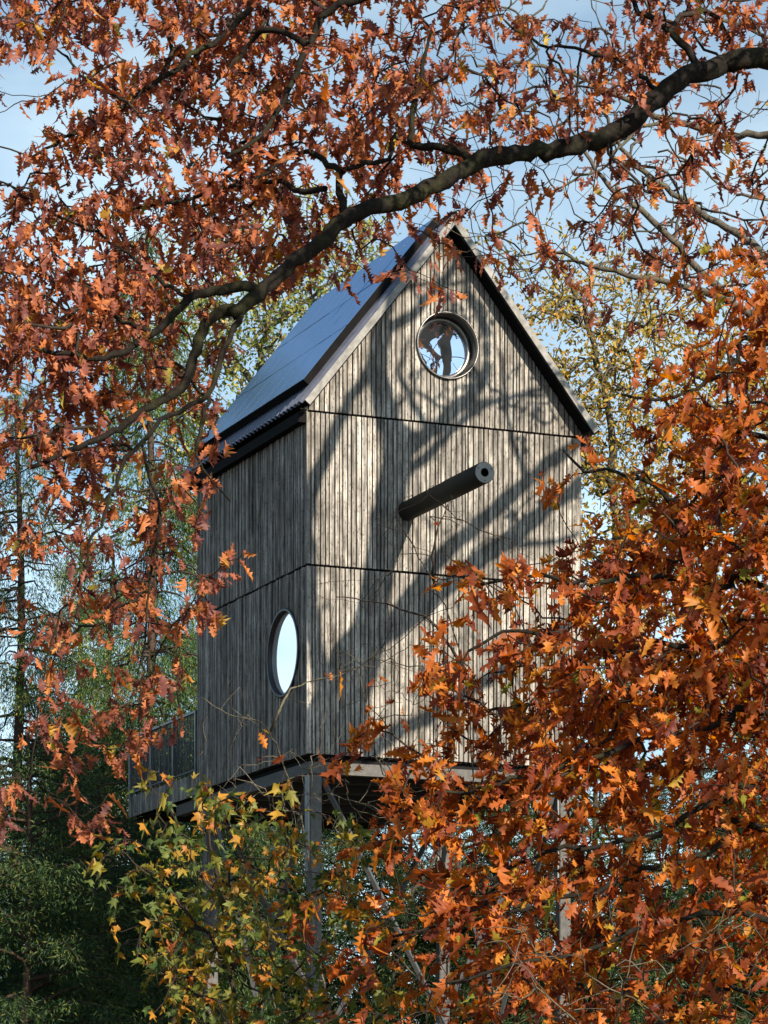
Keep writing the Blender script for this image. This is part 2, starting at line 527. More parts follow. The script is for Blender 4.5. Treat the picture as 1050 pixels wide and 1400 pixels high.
SG = 0.016
for (z0, z1) in ((ZB, Z1 - SG), (Z1 + SG, Z2 - SG)):
    for a, b in board_row(-0.012, HW, 0.070, 0.10, 0.019):
        cut_boards('front', a, b, z0 + random.uniform(0, 0.006), z1, z1, None, random.choice((0.006, 0.010, 0.016)), front_core)
for a, b in board_row(-0.10, HW + 0.10, 0.070, 0.10, 0.019):
    cut_boards('front', a, b, Z2 + SG, gable_z(a), gable_z(b), WF, random.choice((0.006, 0.010, 0.016)), front_core)
for (z0, z1) in ((ZB, Z1 - SG), (Z1 + SG, Z2 + 0.28)):
    for a, b in board_row(0.02, HD, 0.072, 0.10, 0.028):
        cut_boards('left', a, b, z0, z1, z1, WL if z0 == ZB else None, random.choice((0.0, 0.012, 0.022)), side_core)
for o in front_core.children:
    o.location = Vector(o.location) - front_core.location
for o in side_core.children:
    o.location = Vector(o.location) - side_core.location

# back and right walls, floor box
right = add('right_wall', join_vf([prism([(a, ZB), (b, ZB), (b, Z2 + 0.28), (a, Z2 + 0.28)], 'right', -0.03, 0.01) for a, b in board_row(0, HD, 0.09, 0.12, 0.012)]), M['board'], house)
right['kind'] = 'stuff'
back = add('back_wall', join_vf([prism([(a, ZB), (b, ZB), (b, gable_z(b)), (a, gable_z(a))], 'back', -0.03, 0.01) for a, b in board_row(0, HW, 0.09, 0.12, 0.012)]), M['board'], house)
back['kind'] = 'stuff'
add('floor', box(0.05, HW - 0.05, 0.05, HD + 3.5, ZB - 0.02, ZB + 0.12), M['core'], house)
add('loft_floor', box(0.05, HW - 0.05, 0.35, HD - 0.05, Z2 - 0.1, Z2), M['core'], house)

# windows
def ring_vf(face, c, prof, seg=64):
    """revolve a closed profile [(radius, outward depth)] round the window axis"""
    V, Fc = [], []
    n = len(prof)
    for s in range(seg):
        t = s * math.tau / seg
        for r, d in prof:
            a, z = c[0] + r * math.cos(t), c[1] + r * math.sin(t)
            V.append((a, -d, z) if face == 'front' else (-d, a, z))
    for s in range(seg):
        s2 = (s + 1) % seg
        for i in range(n):
            j = (i + 1) % n
            q = (s * n + i, s2 * n + i, s2 * n + j, s * n + j)
            Fc.append(q if face == 'left' else tuple(reversed(q)))
    return V, Fc

def disc_vf(face, c, R, d, seg=64):
    V = [(c[0] + R * math.cos(s * math.tau / seg), c[1] + R * math.sin(s * math.tau / seg)) for s in range(seg)]
    V = [(a, -d, z) if face == 'front' else (-d, a, z) for a, z in V]
    return V, [tuple(range(seg)) if face == 'front' else tuple(reversed(range(seg)))]

def relocate_children(p):
    for ch in p.children:
        ch.location = Vector(ch.location) - p.location

R = WF[2]
wn = add('window', ring_vf('front', WF, [(R + 0.008, 0.055), (R - 0.012, 0.055), (R - 0.02, -0.20), (R - 0.005, -0.20), (R - 0.002, 0.02), (R + 0.008, 0.02)]), M['ring'], house, True)
wn['label'] = 'deep round steel window in the gable, its glass mirroring bare branches'
add('reveal', ring_vf('front', WF, [(R - 0.022, -0.01), (R - 0.024, -0.205), (R - 0.021, -0.205), (R - 0.0205, -0.01)]), M['reveal'], wn, True)
add('frame', ring_vf('front', WF, [(R - 0.025, -0.15), (R - 0.085, -0.155), (R - 0.095, -0.17), (R - 0.095, -0.20), (R - 0.025, -0.20)]), M['ring'], wn, True)
add('glass', disc_vf('front', WF, R - 0.08, -0.185), M['glass_front'], wn)
relocate_children(wn)
R = WL[2]
wl = add('window', ring_vf('left', WL, [(R + 0.03, 0.035), (R - 0.012, 0.04), (R - 0.02, -0.1), (R - 0.004, -0.1), (R - 0.002, 0.024), (R + 0.03, 0.024)]), M['steel_dark'], house, True)
wl['label'] = 'large round side window with plain white pane'
add('frame', ring_vf('left', WL, [(R - 0.022, -0.022), (R - 0.032, -0.024), (R - 0.035, -0.03), (R - 0.035, -0.07), (R - 0.022, -0.07)]), M['steel_grey'], wl, True)
add('glass', disc_vf('left', WL, R - 0.028, -0.035), M['glass_side'], wl)
relocate_children(wl)

# roof -------------------------------------------------------------
HALF = HW / 2
PITCH = math.atan(PT)
OVF, OVB, EAVE = 0.30, 0.26, 0.17
RIDGE = 15.48
roof = empty('roof', (HALF, 0, RIDGE)); roof.parent = house
def slope_pt(side, s, y, h):
    """s metres down the slope from the ridge, h above the sheet; local to roof empty"""
    x = s * math.cos(PITCH) + h * math.sin(PITCH)
    return (side * x, y, -s * math.sin(PITCH) + h * math.cos(PITCH))
SL = (HALF + EAVE) / math.cos(PITCH)
def slab(side, s0, s1, y0, y1, h0, h1):
    c = [slope_pt(side, s, y, h) for h in (h0, h1) for s, y in ((s0, y0), (s1, y0), (s1, y1), (s0, y1))]
    f = [(0, 3, 2, 1), (4, 5, 6, 7), (0, 1, 5, 4), (1, 2, 6, 5), (2, 3, 7, 6), (3, 0, 4, 7)]
    if side < 0:
        pass
    else:
        f = [tuple(reversed(q)) for q in f]
    return c, f
def sheet(side):
    per, amp = 0.155, 0.045
    y0, y1 = -OVF, HD + OVB
    pts, y, k = [], y0, 0
    while y < y1:
        pts += [(y, 0.0), (y + per * 0.32, 0.0), (y + per * 0.5, amp), (y + per * 0.82, amp)]
        y += per
    V, Fc = [], []
    for (yy, h) in pts:
        yy = min(yy, y1)
        for th in (0.0, 0.006):
            V += [slope_pt(side, 0, yy, h + th), slope_pt(side, SL, yy, h + th)]
    for i in range(len(pts) - 1):
        a = i * 4; b = a + 4
        Fc += [(a, a + 1, b + 1, b), (a + 2, b + 2, b + 3, a + 3), (a + 1, a + 3, b + 3, b + 1)]
    return V, Fc
for side in (-1, 1):
    add('roof_sheet', sheet(side), M['roofsheet'], roof)
    add('roof_deck', slab(side, 0.0, SL - 0.1, -OVF + 0.014, HD + OVB - 0.03, -0.105, -0.012), M['soffit'], roof)
    add('verge_trim', slab(side, 0.0, SL - 0.04, -OVF - 0.012, -OVF + 0.012, -0.088, 0.010), M['trim'], roof)
add('ridge_cap', join_vf([slab(-1, -0.03, 0.14, -OVF - 0.02, HD + OVB, 0.05, 0.062), slab(1, -0.03, 0.14, -OVF - 0.02, HD + OVB, 0.05, 0.062)]), M['trim'], roof)
for x0, x1 in ((-0.135, -0.004), (HW + 0.016, HW + 0.09)):
    e = add('eave_box', box(x0, x1, 0.0, HD + 0.10, 12.33, 12.475), M['soffit'], roof)
    e.location = Vector(e.location) - roof.location
# raised panels on the left slope
ncol, nrow = 8, 3
py0, py1, ps0, ps1 = 0.06, HD + 0.06, 0.08, SL - 0.42
cw, rh = (py1 - py0) / ncol, (ps1 - ps0) / nrow
for i in range(ncol):
    for j in range(nrow):
        p = add('roof_panel', slab(-1, ps0 + j * rh + 0.012, ps0 + (j + 1) * rh - 0.012, py0 + i * cw + 0.017, py0 + (i + 1) * cw - 0.017, 0.159, 0.163), M['panel'], roof)
        p.rotation_euler = (random.uniform(-0.003, 0.003), random.uniform(-0.003, 0.003), 0)
add('panel_backing', slab(-1, ps0 - 0.01, ps1 + 0.01, py0 - 0.012, py1 + 0.01, 0.055, 0.158), M['soffit'], roof)  # dark slab put in so the gaps between and under panels look dark

# perch pole -------------------------------------------------------
pa, pz = wall_local(556, 699)
PL = 2.75
def pole_vf(prof, seg=32):
    V, Fc = [], []
    for s in range(seg):
        t = s * math.tau / seg
        for r, d in prof: V.append((pa + r * math.cos(t), -d, pz + r * math.sin(t)))
    n = len(prof)
    for s in range(seg):
        s2 = (s + 1) % seg
        for i in range(n - 1):
            Fc.append((s * n + i, s * n + i + 1, s2 * n + i + 1, s2 * n + i))
    return V, Fc
pole = add('perch_pole', pole_vf([(0.143, -0.02), (0.143, PL * 0.56), (0.149, PL * 0.56 + 0.01), (0.149, PL - 0.01), (0.143, PL)]), M['perch'], house, True)
cap = add('end_cap', pole_vf([(0.142, PL - 0.002), (0.060, PL + 0.001), (0.058, PL - 0.25), (0.0, PL - 0.25)]), M['perch_end'], pole, False)
add('hole', pole_vf([(0.0585, PL - 0.012), (0.050, PL - 0.24), (0.0, PL - 0.24)]), M['hole'], pole)
for k in range(3):
    t = math.radians(30 + 120 * k)
    V, Fc = [], []
    for s in range(8):
        q = s * math.tau / 8
        V.append((pa + 0.108 * math.cos(t) + 0.009 * math.cos(q), -PL - 0.004, pz + 0.108 * math.sin(t) + 0.009 * math.sin(q)))
    V += [(v[0], v[1] + 0.02, v[2]) for v in V]
    Fc = [tuple(range(8))] + [(i, i + 8, (i + 1) % 8 + 8, (i + 1) % 8) for i in range(8)]
    add('cap_hole', (V, Fc), M['hole'], pole)  # black disc stands for a small dark hole in the cap
relocate_children(pole)

# under-structure: sill beams, posts, braces ---------------------------
zb1, zb0 = ZB - 0.10, ZB - 0.27
add('floor_slab', box(0.10, HW - 0.10, 0.10, HD + 3.4, ZB - 0.10, ZB - 0.025), M['core'], house)
add('beam', box(0.06, HW - 0.06, 0.06, 0.20, zb0, zb1), M['post'], house)
add('beam', box(0.06, 0.20, 0.203, HD + 1.2, zb0, zb1), M['post'], house)
add('beam', box(HW - 0.20, HW - 0.06, 0.203, HD + 1.2, zb0, zb1), M['post'], house)
for yy in (1.2, 2.4, 3.6, 4.7, 5.8):
    add('joist', box(0.203, HW - 0.203, yy - 0.05, yy + 0.05, zb0 + 0.02, zb1 - 0.005), M['steel_dark'], house)
for (x, y) in ((0.08, 0.08), (HW - 0.30, 0.08), (0.08, 4.55), (HW - 0.30, 4.55)):
    p = add('post', box(x, x + 0.18, y, y + 0.17, -0.1, zb0 - 0.003), M['post'], house)
    bevel_mesh(p, 0.012)
    pl = add('post_plate', box(x - 0.03, x - 0.004, y + 0.02, y + 0.15, zb0 - 1.4, zb0 - 0.02), M['steel_grey'], house)
def strut(a, b, r=0.05):
    a, b = Vector(a), Vector(b)
    d = (b - a).normalized(); s = d.orthogonal().normalized(); q = d.cross(s)
    c = [a + (s * i + q * j) * r for i, j in ((-1, -1), (1, -1), (1, 1), (-1, 1))]
    c += [v + (b - a) for v in c]
    f = [(0, 3, 2, 1), (4, 5, 6, 7), (0, 1, 5, 4), (1, 2, 6, 5), (2, 3, 7, 6), (3, 0, 4, 7)]
    return [tuple(v) for v in c], f
for k, y in enumerate((0.165, 4.635)):                 # crossed tie rods in the front and rear frames
    add('brace', strut((0.28, y - 0.04, zb0 - 0.06), (HW - 0.30, y - 0.04, 0.35), 0.030), M['steel_grey'], house)
    add('brace', strut((HW - 0.30, y + 0.04, zb0 - 0.06), (0.28, y + 0.04, 0.35), 0.030), M['steel_grey'], house)
for x in (0.165, HW - 0.215):                          # and along both sides
    add('brace', strut((x - 0.04, 0.28, zb0 - 0.06), (x - 0.04, 4.54, 0.35), 0.030), M['steel_grey'], house)
    add('brace', strut((x + 0.04, 4.54, zb0 - 0.06), (x + 0.04, 0.28, 0.35), 0.030), M['steel_grey'], house)

# balcony behind ---------------------------------------------------------
YB = HD + 3.5
for a, b in board_row(HD + 0.02, YB, 0.085, 0.11, 0.014):
    add('fascia_board', prism([(a, ZB - 0.06), (b, ZB - 0.06), (b, ZB + 0.28), (a, ZB + 0.28)], 'left', -0.02, random.choice((0.004, 0.012))), M['board'], house)
rail = empty('railing', (0, HD, ZB + 0.28)); rail.parent = house
ZR = 0.96
add('handrail', box(-0.03, 0.03, 0.02, YB - HD, ZR, ZR + 0.035), M['steel_grey'], rail)
add('bottom_rail', box(-0.015, 0.015, 0.02, YB - HD, 0.05, 0.075), M['steel_dark'], rail)
for y in (0.06, 1.16, 2.3, 3.42):
    add('rail_post', box(-0.025, 0.025, y - 0.025, y + 0.025, -0.05, ZR - 0.002), M['steel_grey'], rail)
bal = pymesh('baluster', *box(-0.007, 0.007, -0.007, 0.007, 0, ZR - 0.08))
bal.materials.append(M['steel_dark'])
y = 0.12
while y < YB - HD:
    o = link_mesh('baluster', bal, None, rail); o.location = (0, y, 0.077); y += 0.075
for x in np.arange(0.1, HW, 0.075):
    o = link_mesh('baluster', bal, None, rail); o.location = (float(x), YB - HD, 0.077)
add('handrail', box(0.031, HW, YB - HD - 0.03, YB - HD + 0.03, ZR, ZR + 0.035), M['steel_grey'], rail)

# ------------------------------------------------------------------ trees: skeletons
def catmull(pts, step):
    pts = np.array(pts, dtype=float)
    if len(pts) == 2:
        pts = np.array([pts[0], (pts[0] + pts[1]) / 2, pts[1]])
    ext = np.vstack([2 * pts[0] - pts[1], pts, 2 * pts[-1] - pts[-2]])
    res = []
    for i in range(1, len(ext) - 2):
        p0, p1, p2, p3 = ext[i - 1:i + 3]
        n = max(1, int(math.ceil(np.linalg.norm((p2 - p1)[:3]) / step)))
        for k in range(n):
            t = k / n
            res.append(0.5 * ((2 * p1) + (-p0 + p2) * t + (2 * p0 - 5 * p1 + 4 * p2 - p3) * t * t + (-p0 + 3 * p1 - 3 * p2 + p3) * t ** 3))
    res.append(pts[-1])
    return np.array(res)

def tube(pts, rad, sides, V, T, twist=0.0):
    """append a tapered tube to vertex / triangle lists"""
    pts = np.asarray(pts); rad = np.asarray(rad)
    n = len(pts)
    tan = np.gradient(pts, axis=0)
    tan /= (np.linalg.norm(tan, axis=1)[:, None] + 1e-9)
    ref = np.array((0.0, 0.0, 1.0)) if abs(tan[0][2]) < 0.9 else np.array((1.0, 0, 0))
    a = np.cross(tan, ref); a /= (np.linalg.norm(a, axis=1)[:, None] + 1e-9)
    b = np.cross(tan, a)
    ang = np.arange(sides) * (2 * math.pi / sides)
    ring = pts[:, None, :] + rad[:, None, None] * (np.cos(ang)[None, :, None] * a[:, None, :] + np.sin(ang)[None, :, None] * b[:, None, :])
    base = sum(len(x) for x in V)
    V.append(ring.reshape(-1, 3))
    i = np.arange(n - 1)[:, None] * sides; j = np.arange(sides)[None, :]; j2 = (j + 1) % sides
    q0, q1, q2, q3 = i + j, i + j2, i + sides + j2, i + sides + j
    t = np.concatenate([np.stack([q0, q1, q2], -1).reshape(-1, 3), np.stack([q0, q2, q3], -1).reshape(-1, 3)]) + base
    T.append(t)
    tip = np.array([[k + (n - 1) * sides for k in (0, s, s + 1)] for s in range(1, sides - 1)]) + base
    T.append(tip)

class Skel:
    def __init__(self):
        self.pos = []; self.rad = []; self.par = []; self.limbs = []; self.ntop = 0
    def limb(self, pts, r0, r1, name='branch', step=0.16, wob=0.015, power=1.0, sides=8, lump=0.10):
        p = catmull(pts, step)
        n = len(p)
        w = RNG.normal(0, wob, p.shape); w[0] = 0
        p = p + w
        r = r0 + (r1 - r0) * (np.linspace(0, 1, n) ** power)
        r = r * (1 + RNG.normal(0, lump / 2, n))
        base = len(self.pos)
        for k in range(n):
            self.pos.append(p[k]); self.rad.append(float(r[k])); self.par.append(base + k - 1 if k else -1)
        self.limbs.append((name, p, r, sides))
        self.ntop = len(self.pos)
        return p
    def grow(self, att, step=0.14, sag=0.06, wob=0.02, rtip=0.0035, power=0.42, minlimb=0, follow=0.45):
        """connect every attractor to the nearest node, nearest attractors first"""
        att = np.asarray(att)
        cap = len(self.pos) + len(att) * 60 + 10
        A = np.zeros((cap, 3)); n = len(self.pos); A[:n] = np.array(self.pos)
        n0 = n
        d0 = np.array([np.min(np.sum((A[minlimb:n] - q) ** 2, axis=1)) for q in att])
        order = np.argsort(d0)
        ends = np.zeros(len(att), dtype=int); dirs = np.zeros((len(att), 3))
        for oi in order:
            q = att[oi]
            dd = np.sum((A[minlimb:n] - q) ** 2, axis=1)
            i = int(np.argmin(dd)) + minlimb
            d = math.sqrt(dd[i - minlimb])
            k = max(2, int(math.ceil(d / step)))
            p0 = A[i]
            pd = A[i] - A[self.par[i]] if self.par[i] >= 0 else q - p0
            pd = pd / (np.linalg.norm(pd) + 1e-9)
            td = (q - p0) / (d + 1e-9)
            ctrl = p0 + ((1 - follow) * td + follow * pd * (1 if np.dot(pd, td) > -0.2 else -0.3)) * d * 0.5 + np.array((0, 0, sag * d))
            prev = i
            for s in range(1, k + 1):
                t = s / k
                pt = (1 - t) ** 2 * p0 + 2 * t * (1 - t) * ctrl + t * t * q + RNG.normal(0, wob, 3) * (0.4 if s == k else 1)
                A[n] = pt; self.pos.append(pt); self.rad.append(None); self.par.append(prev); prev = n; n += 1
            ends[oi] = n - 1
            v = A[n - 1] - A[self.par[n - 1]]
            dirs[oi] = v / (np.linalg.norm(v) + 1e-9)
        # radii from the number of tips carried
        cnt = np.zeros(n)
        cnt[ends] += 1
        for i in range(n - 1, n0 - 1, -1):
            if self.par[i] >= n0: cnt[self.par[i]] += cnt[i]
        for i in range(n0, n):
            r = rtip * max(1.0, cnt[i]) ** power
            pr = self.rad[self.par[i]]
            self.rad[i] = min(r, pr * 0.92 if self.par[i] < n0 else pr)
        self.n0 = n0
        return A[ends], dirs
    def twig_mesh(self, name, sides=4):
        n0, n = self.n0, len(self.pos)
        kids = {}
        for i in range(n0, n): kids.setdefault(self.par[i], []).append(i)
        V, T = [], []
        stack = [(p, c) for p in list(kids) if p < n0 for c in kids[p]]
        while stack:
            p, c = stack.pop()
            ch = [p, c]
            while ch[-1] in kids:
                ks = sorted(kids[ch[-1]], key=lambda q: -self.rad[q])
                for e in ks[1:]: stack.append((ch[-1], e))
                ch.append(ks[0])
            r = [self.rad[q] for q in ch]; r[0] = r[1]
            tube([self.pos[q] for q in ch], r, sides if r[0] > 0.006 else 3, V, T)
        return trimesh(name, np.concatenate(V), np.concatenate(T))

# ------------------------------------------------------------------ leaves
def oak_leaf():
    side = [(0.0, 0.012), (0.16, 0.014), (0.20, 0.04), (0.25, 0.15), (0.33, 0.065), (0.44, 0.27), (0.54, 0.085), (0.67, 0.30), (0.73, 0.10), (0.86, 0.17), (0.885, 0.075), (1.0, 0.0)]
    return two_sided_leaf(side)
def simple_leaf():
    return two_sided_leaf([(0.0, 0.01), (0.25, 0.20), (0.55, 0.26), (0.8, 0.15), (1.0, 0.0)])
def two_sided_leaf(side):
    V, T = [], []
    n = len(side)
    for x, y in side: V.append((x, 0, 0))
    for s in (1, -1):
        for x, y in side: V.append((x, s * y, 0))
    for s in (0, 1):
        b = n * (1 + s)
        for i in range(n - 1):
            q = [(i, i + 1, b + i + 1), (i, b + i + 1, b + i)]
            T += q if s == 1 else [tuple(reversed(t)) for t in q]
    return np.array(V, float), np.array(T)
def maple_leaf():
    prof = []
    tips = [(-150, 0.34), (-98, 0.62), (-48, 0.92), (0, 1.0), (48, 0.92), (98, 0.62), (150, 0.34)]
    pts = []
    for i, (an, r) in enumerate(tips):
        pts += [(an - 9, r * 0.70), (an, r), (an + 9, r * 0.70)]
        if i < len(tips) - 1:
            an2 = (an + tips[i + 1][0]) / 2
            pts.append((an2, 0.42 if abs(an2) < 80 else 0.34))
    V = [(0.35, 0, 0)]
    for an, r in pts:
        t = math.radians(an)
        V.append((0.35 + 0.62 * r * math.cos(t), 0.62 * r * math.sin(t), 0))
    T = [(0, i, i + 1) for i in range(1, len(pts))] + [(0, len(pts), 1)]
    b = len(V)
    V += [(0.0, 0.008, 0), (0.0, -0.008, 0), (0.3, 0.008, 0)]
    T += [(b, b + 1, b + 2)]
    return np.array(V, float), np.array(T)
def bend(V, curl, fold, twist):
    V = V.copy()
    x, y = V[:, 0], V[:, 1]
    z = -curl * x ** 2 + fold * np.abs(y) + twist * x * y + 0.05 * np.sin(9 * x + 7 * y)
    V[:, 2] = z
    return V
def variants(base, rng):
    V, T = base
    return [(bend(V, c, f, tw), T) for c, f, tw in rng]
OAKV = variants(oak_leaf(), [(0.15, 0.30, 0.3), (0.45, 0.7, -0.5), (-0.15, 0.2, 0.5), (0.75, 1.0, 0.6), (0.3, -0.4, -0.6), (0.1, 1.4, 0.3), (1.1, 0.5, -0.8), (-0.4, 0.8, 0.7)])
MAPV = variants(maple_leaf(), [(0.3, 0.3, 0.3), (0.6, 0.7, -0.6), (0.2, -0.5, 0.6), (0.9, 0.4, 0.9), (0.1, 0.9, -0.3)])
SMLV = variants(simple_leaf(), [(0.2, 0.2, 0.1), (0.5, 0.4, -0.2)])

def frames(d, up_jit=1.0):
    """orthonormal frames with x along d, random roll about it"""
    d = d / (np.linalg.norm(d, axis=1)[:, None] + 1e-9)
    r = RNG.normal(0, up_jit, d.shape) + np.array((0, -0.25, 1.0))
    z = r - np.sum(r * d, axis=1)[:, None] * d
    z /= (np.linalg.norm(z, axis=1)[:, None] + 1e-9)
    y = np.cross(z, d)
    return np.stack([d, y, z], axis=2)     # columns

def cluster_leaves(ends, dirs, nmin, nmax, size, spread, droop, bias=(0, 0, 0), back=0.30):
    """leaf origins, directions, sizes around twig ends"""
    O, Dn, S = [], [], []
    for e, d in zip(ends, dirs):
        n = RNG.integers(nmin, nmax + 1)
        rd = RNG.normal(0, 1, (n, 3)); rd /= np.linalg.norm(rd, axis=1)[:, None]
        dd = d[None, :] * 0.5 + rd * spread + np.array((0, 0, -droop)) + np.array(bias)
        O.append(e[None, :] - d[None, :] * (RNG.random((n, 1)) * back) + RNG.normal(0, 0.02, (n, 3))); Dn.append(dd)
        S.append(size * RNG.uniform(0.5, 1.2, n))
    return np.concatenate(O), np.concatenate(Dn), np.concatenate(S)

def in_view(O, m=15):
    px = CX + O[:, 0] / O[:, 1] * F; py = HY - (O[:, 2] - CAMZ) / O[:, 1] * F
    return (px > -m) & (px < 1050 + m) & (py > -m) & (py < 1400 + m)

def leaves_to_tree(tree, O, Dn, S, var, mat, nparts=300, roll=0.8, crown='foliage', leafname='leaf'):
    base = np.array(tree.location)
    Rm = frames(Dn, roll)
    Rm[:, :, 1] *= RNG.uniform(0.62, 1.15, (len(O), 1))
    Rm[:, :, 2] *= RNG.uniform(0.5, 1.6, (len(O), 1))
    n = len(O)
    var_i = RNG.integers(0, len(var), n)
    pick = np.zeros(n, bool)
    if nparts:
        area = S ** 2 * np.abs(Rm[:, 1, 2]) / O[:, 1] ** 2 * in_view(O)
        # front leaves first
        score = area * np.exp(-(O[:, 1] - O[:, 1].min()) * 0.25)
        pick[np.argsort(-score)[:nparts]] = True
        meshes = []
        for V, T in var:
            me = trimesh(leafname, V, T); me.materials.append(mat); meshes.append(me)
        for i in np.nonzero(pick)[0]:
            o = bpy.data.objects.new(leafname, meshes[var_i[i]]); COL.objects.link(o)
            o.parent = tree
            m = Matrix.Identity(4)
            for a in range(3):
                for b in range(3): m[a][b] = Rm[i, a, b] * S[i]
                m[a][3] = O[i, a] - base[a]
            o.matrix_local = m
    VV, TT, RR, b = [], [], [], 0
    for k, (V, T) in enumerate(var):
        idx = np.nonzero((var_i == k) & ~pick)[0]
        if not len(idx): continue
        W = np.einsum('nij,vj->nvi', Rm[idx], V) * S[idx][:, None, None] + (O[idx] - base)[:, None, :]
        VV.append(W.reshape(-1, 3))
        TT.append((T[None] + (np.arange(len(idx)) * len(V))[:, None, None]).reshape(-1, 3) + b)
        RR.append(np.repeat(RNG.random(len(idx)), len(V)))
        b += len(idx) * len(V)
    o = link_mesh(crown, trimesh(crown, np.concatenate(VV), np.concatenate(TT), True, np.concatenate(RR)), mat, tree)
    o['kind'] = 'stuff'
    return o

def limbs_to_tree(tree, sk, mat, twig_mat, twigname='twigs'):
    base = np.array(tree.location)
    for name, p, r, sides in sk.limbs:
        V, T = [], []
        tube(p - base, r, sides, V, T)
        link_mesh(name, trimesh(name, np.concatenate(V), np.concatenate(T)), mat, tree)
    if len(sk.pos) > sk.ntop:
        me = sk.twig_mesh(twigname)
        me.transform(Matrix.Translation(-Vector(tree.location)))
        o = link_mesh(twigname, me, twig_mat, tree); o['kind'] = 'stuff'

def map_points(rows, r0, per, padl=0, padr=0, padt=0, padb=0):
    """density rows (one digit per 50 px cell) -> random pixel positions"""
    pts = []
    rows = [r.ljust(21, '0')[:21] for r in rows]
    full = [rows[0]] * padt + rows + [rows[-1]] * padb
    for j, r in enumerate(full):
        rr = r[0] * padl + r + r[-1] * padr
        for i, ch in enumerate(rr):
            lam = int(ch) * per
            for _ in range(RNG.poisson(lam)):
                pts.append(((i - padl + RNG.random()) * 50, (j + r0 - padt + RNG.random()) * 50))
    return np.array(pts)

def px_limb(lst, dfun):
    return [P(x, y, dfun(x, y)) for x, y in lst]

def seg_dist(px, py, line):
    best = 1e9
    for (x0, y0), (x1, y1) in zip(line[:-1], line[1:]):
        t = max(0, min(1, ((px - x0) * (x1 - x0) + (py - y0) * (y1 - y0)) / ((x1 - x0) ** 2 + (y1 - y0) ** 2 + 1e-9)))
        best = min(best, math.hypot(px - x0 - t * (x1 - x0), py - y0 - t * (y1 - y0)))
    return best

# ------------------------------------------------------------------ red oak with the long limb
OAK1 = [
 "467788887644566445575", "334788877765554456655", "224788888776543444322", "136788888876533332232",
 "147888878776543222333", "588888887653322323344", "688888876532333222344", "888887642122211122233",
 "888875210000001111122", "788654210000000010011", "677632100000000000000", "566432000000000000000",
 "345432000000000000000", "234432000000000000000", "223342000000000000000", "213432000000000000000",
 "223423000000000000000", "222232000000000000000", "122320000000000000000", "222220000000000000000",
 "122210000000000000000", "122200000000000000000", "112100000000000000000", "001000000000000000000"]
MAIN = [(1180, 120), (1110, 90), (1050, 80), (1000, 84), (965, 96), (925, 112), (890, 140), (862, 170), (815, 190), (760, 203), (710, 212), (660, 220),
        (610, 246), (560, 270), (520, 281), (490, 290), (462, 308), (438, 335), (412, 353), (380, 376), (345, 412), (318, 427)]
def d1(x, y): return 26.0 - 0.0012 * (1050 - x)
tree = empty('red_oak_tree', (6.9, 27.0, 0))
tag(tree, 'red oak with rust-brown leaves, its long dark limb arching across above the roof', 'tree', 'red oaks')
sk = Skel()
jt = P(1180, 120, 26.1)
sk.limb([(6.9, 27, -0.15), (6.8, 27, 2.5), (6.65, 26.8, 6), (6.2, 26.5, 9.0), (5.9, 26.4, 12.5), (5.4, 26.3, 16)], 0.33, 0.16, 'trunk', 0.3, sides=14)
sk.limb([(6.45, 26.7, 7.6), (5.6, 26.4, 9.4)] + px_limb(MAIN, d1), 0.112, 0.056, 'branch', 0.1, 0.013, sides=14, lump=0.09)
BR = [([(345, 412), (352, 400), (335, 392), (300, 395), (270, 404), (240, 428), (205, 456), (175, 478), (130, 490), (60, 480)], 0.048, 0.018),
      ([(322, 424), (298, 429), (282, 444), (268, 475), (258, 512), (240, 540), (205, 556), (165, 585), (120, 605), (40, 640)], 0.050, 0.018),
      ([(330, 428), (318, 455), (302, 490), (284, 540), (258, 556), (222, 572), (200, 600), (175, 625), (160, 655), (135, 720), (105, 800)], 0.026, 0.010),
      ([(284, 540), (275, 580), (268, 615), (277, 640), (300, 668), (316, 686)], 0.020, 0.007),
      ([(194, 608), (200, 640), (213, 672), (218, 715), (205, 780), (200, 850), (193, 930), (190, 1000)], 0.014, 0.006),
      ([(468, 304), (470, 275), (462, 248), (470, 232), (500, 222), (532, 214), (540, 180)], 0.036, 0.014),
      ([(470, 234), (450, 226), (415, 206), (385, 220), (345, 250)], 0.028, 0.013),
      ([(645, 220), (622, 206), (580, 200), (562, 194), (563, 150), (575, 100), (590, 40)], 0.038, 0.012),
      ([(445, 258), (410, 262), (385, 250), (345, 248), (290, 262), (240, 275), (170, 290)], 0.026, 0.010),
      ([(600, -60), (540, -25), (490, 2), (450, 12), (425, 60), (400, 112), (375, 160), (350, 190), (310, 215)], 0.044, 0.014),
      ([(440, -70), (380, -30), (345, 5), (312, 45), (262, 75), (222, 105), (175, 140), (110, 180), (40, 215)], 0.034, 0.010),
      ([(420, 62), (390, 45), (360, 42), (335, 66), (310, 95), (282, 122)], 0.030, 0.010),
      ([(205, 456), (150, 430), (95, 395), (40, 340)], 0.020, 0.008),
      ([(262, 410), (210, 375), (150, 330), (90, 300), (20, 260)], 0.018, 0.008),
      ([(175, 140), (120, 110), (70, 60), (20, 20)], 0.014, 0.007),
      ([(956, 96), (930, 55), (900, 30), (874, 18), (860, -10)], 0.034, 0.02),
      ([(905, 130), (860, 90), (800, 70), (740, 60), (690, 30)], 0.022, 0.010),
      ([(105, 800), (80, 850), (60, 920), (50, 1000), (40, 1080)], 0.009, 0.005)]
for i, (l, a, b) in enumerate(BR):
    off = [0.0, 0.15, -0.2, -0.25, 0, 0.3, 0.5, 0.5, 0.8, 0.4, 0.7, 0.5, 0.9, 1.2, 0.9, 0.2, 0.8, 0.1][i]
    n = len(l)
    sk.limb([P(x, y, d1(x, y) + off * min(1, k / 3.0)) for k, (x, y) in enumerate(l)], a, b, 'branch', 0.09, 0.010, sides=9)
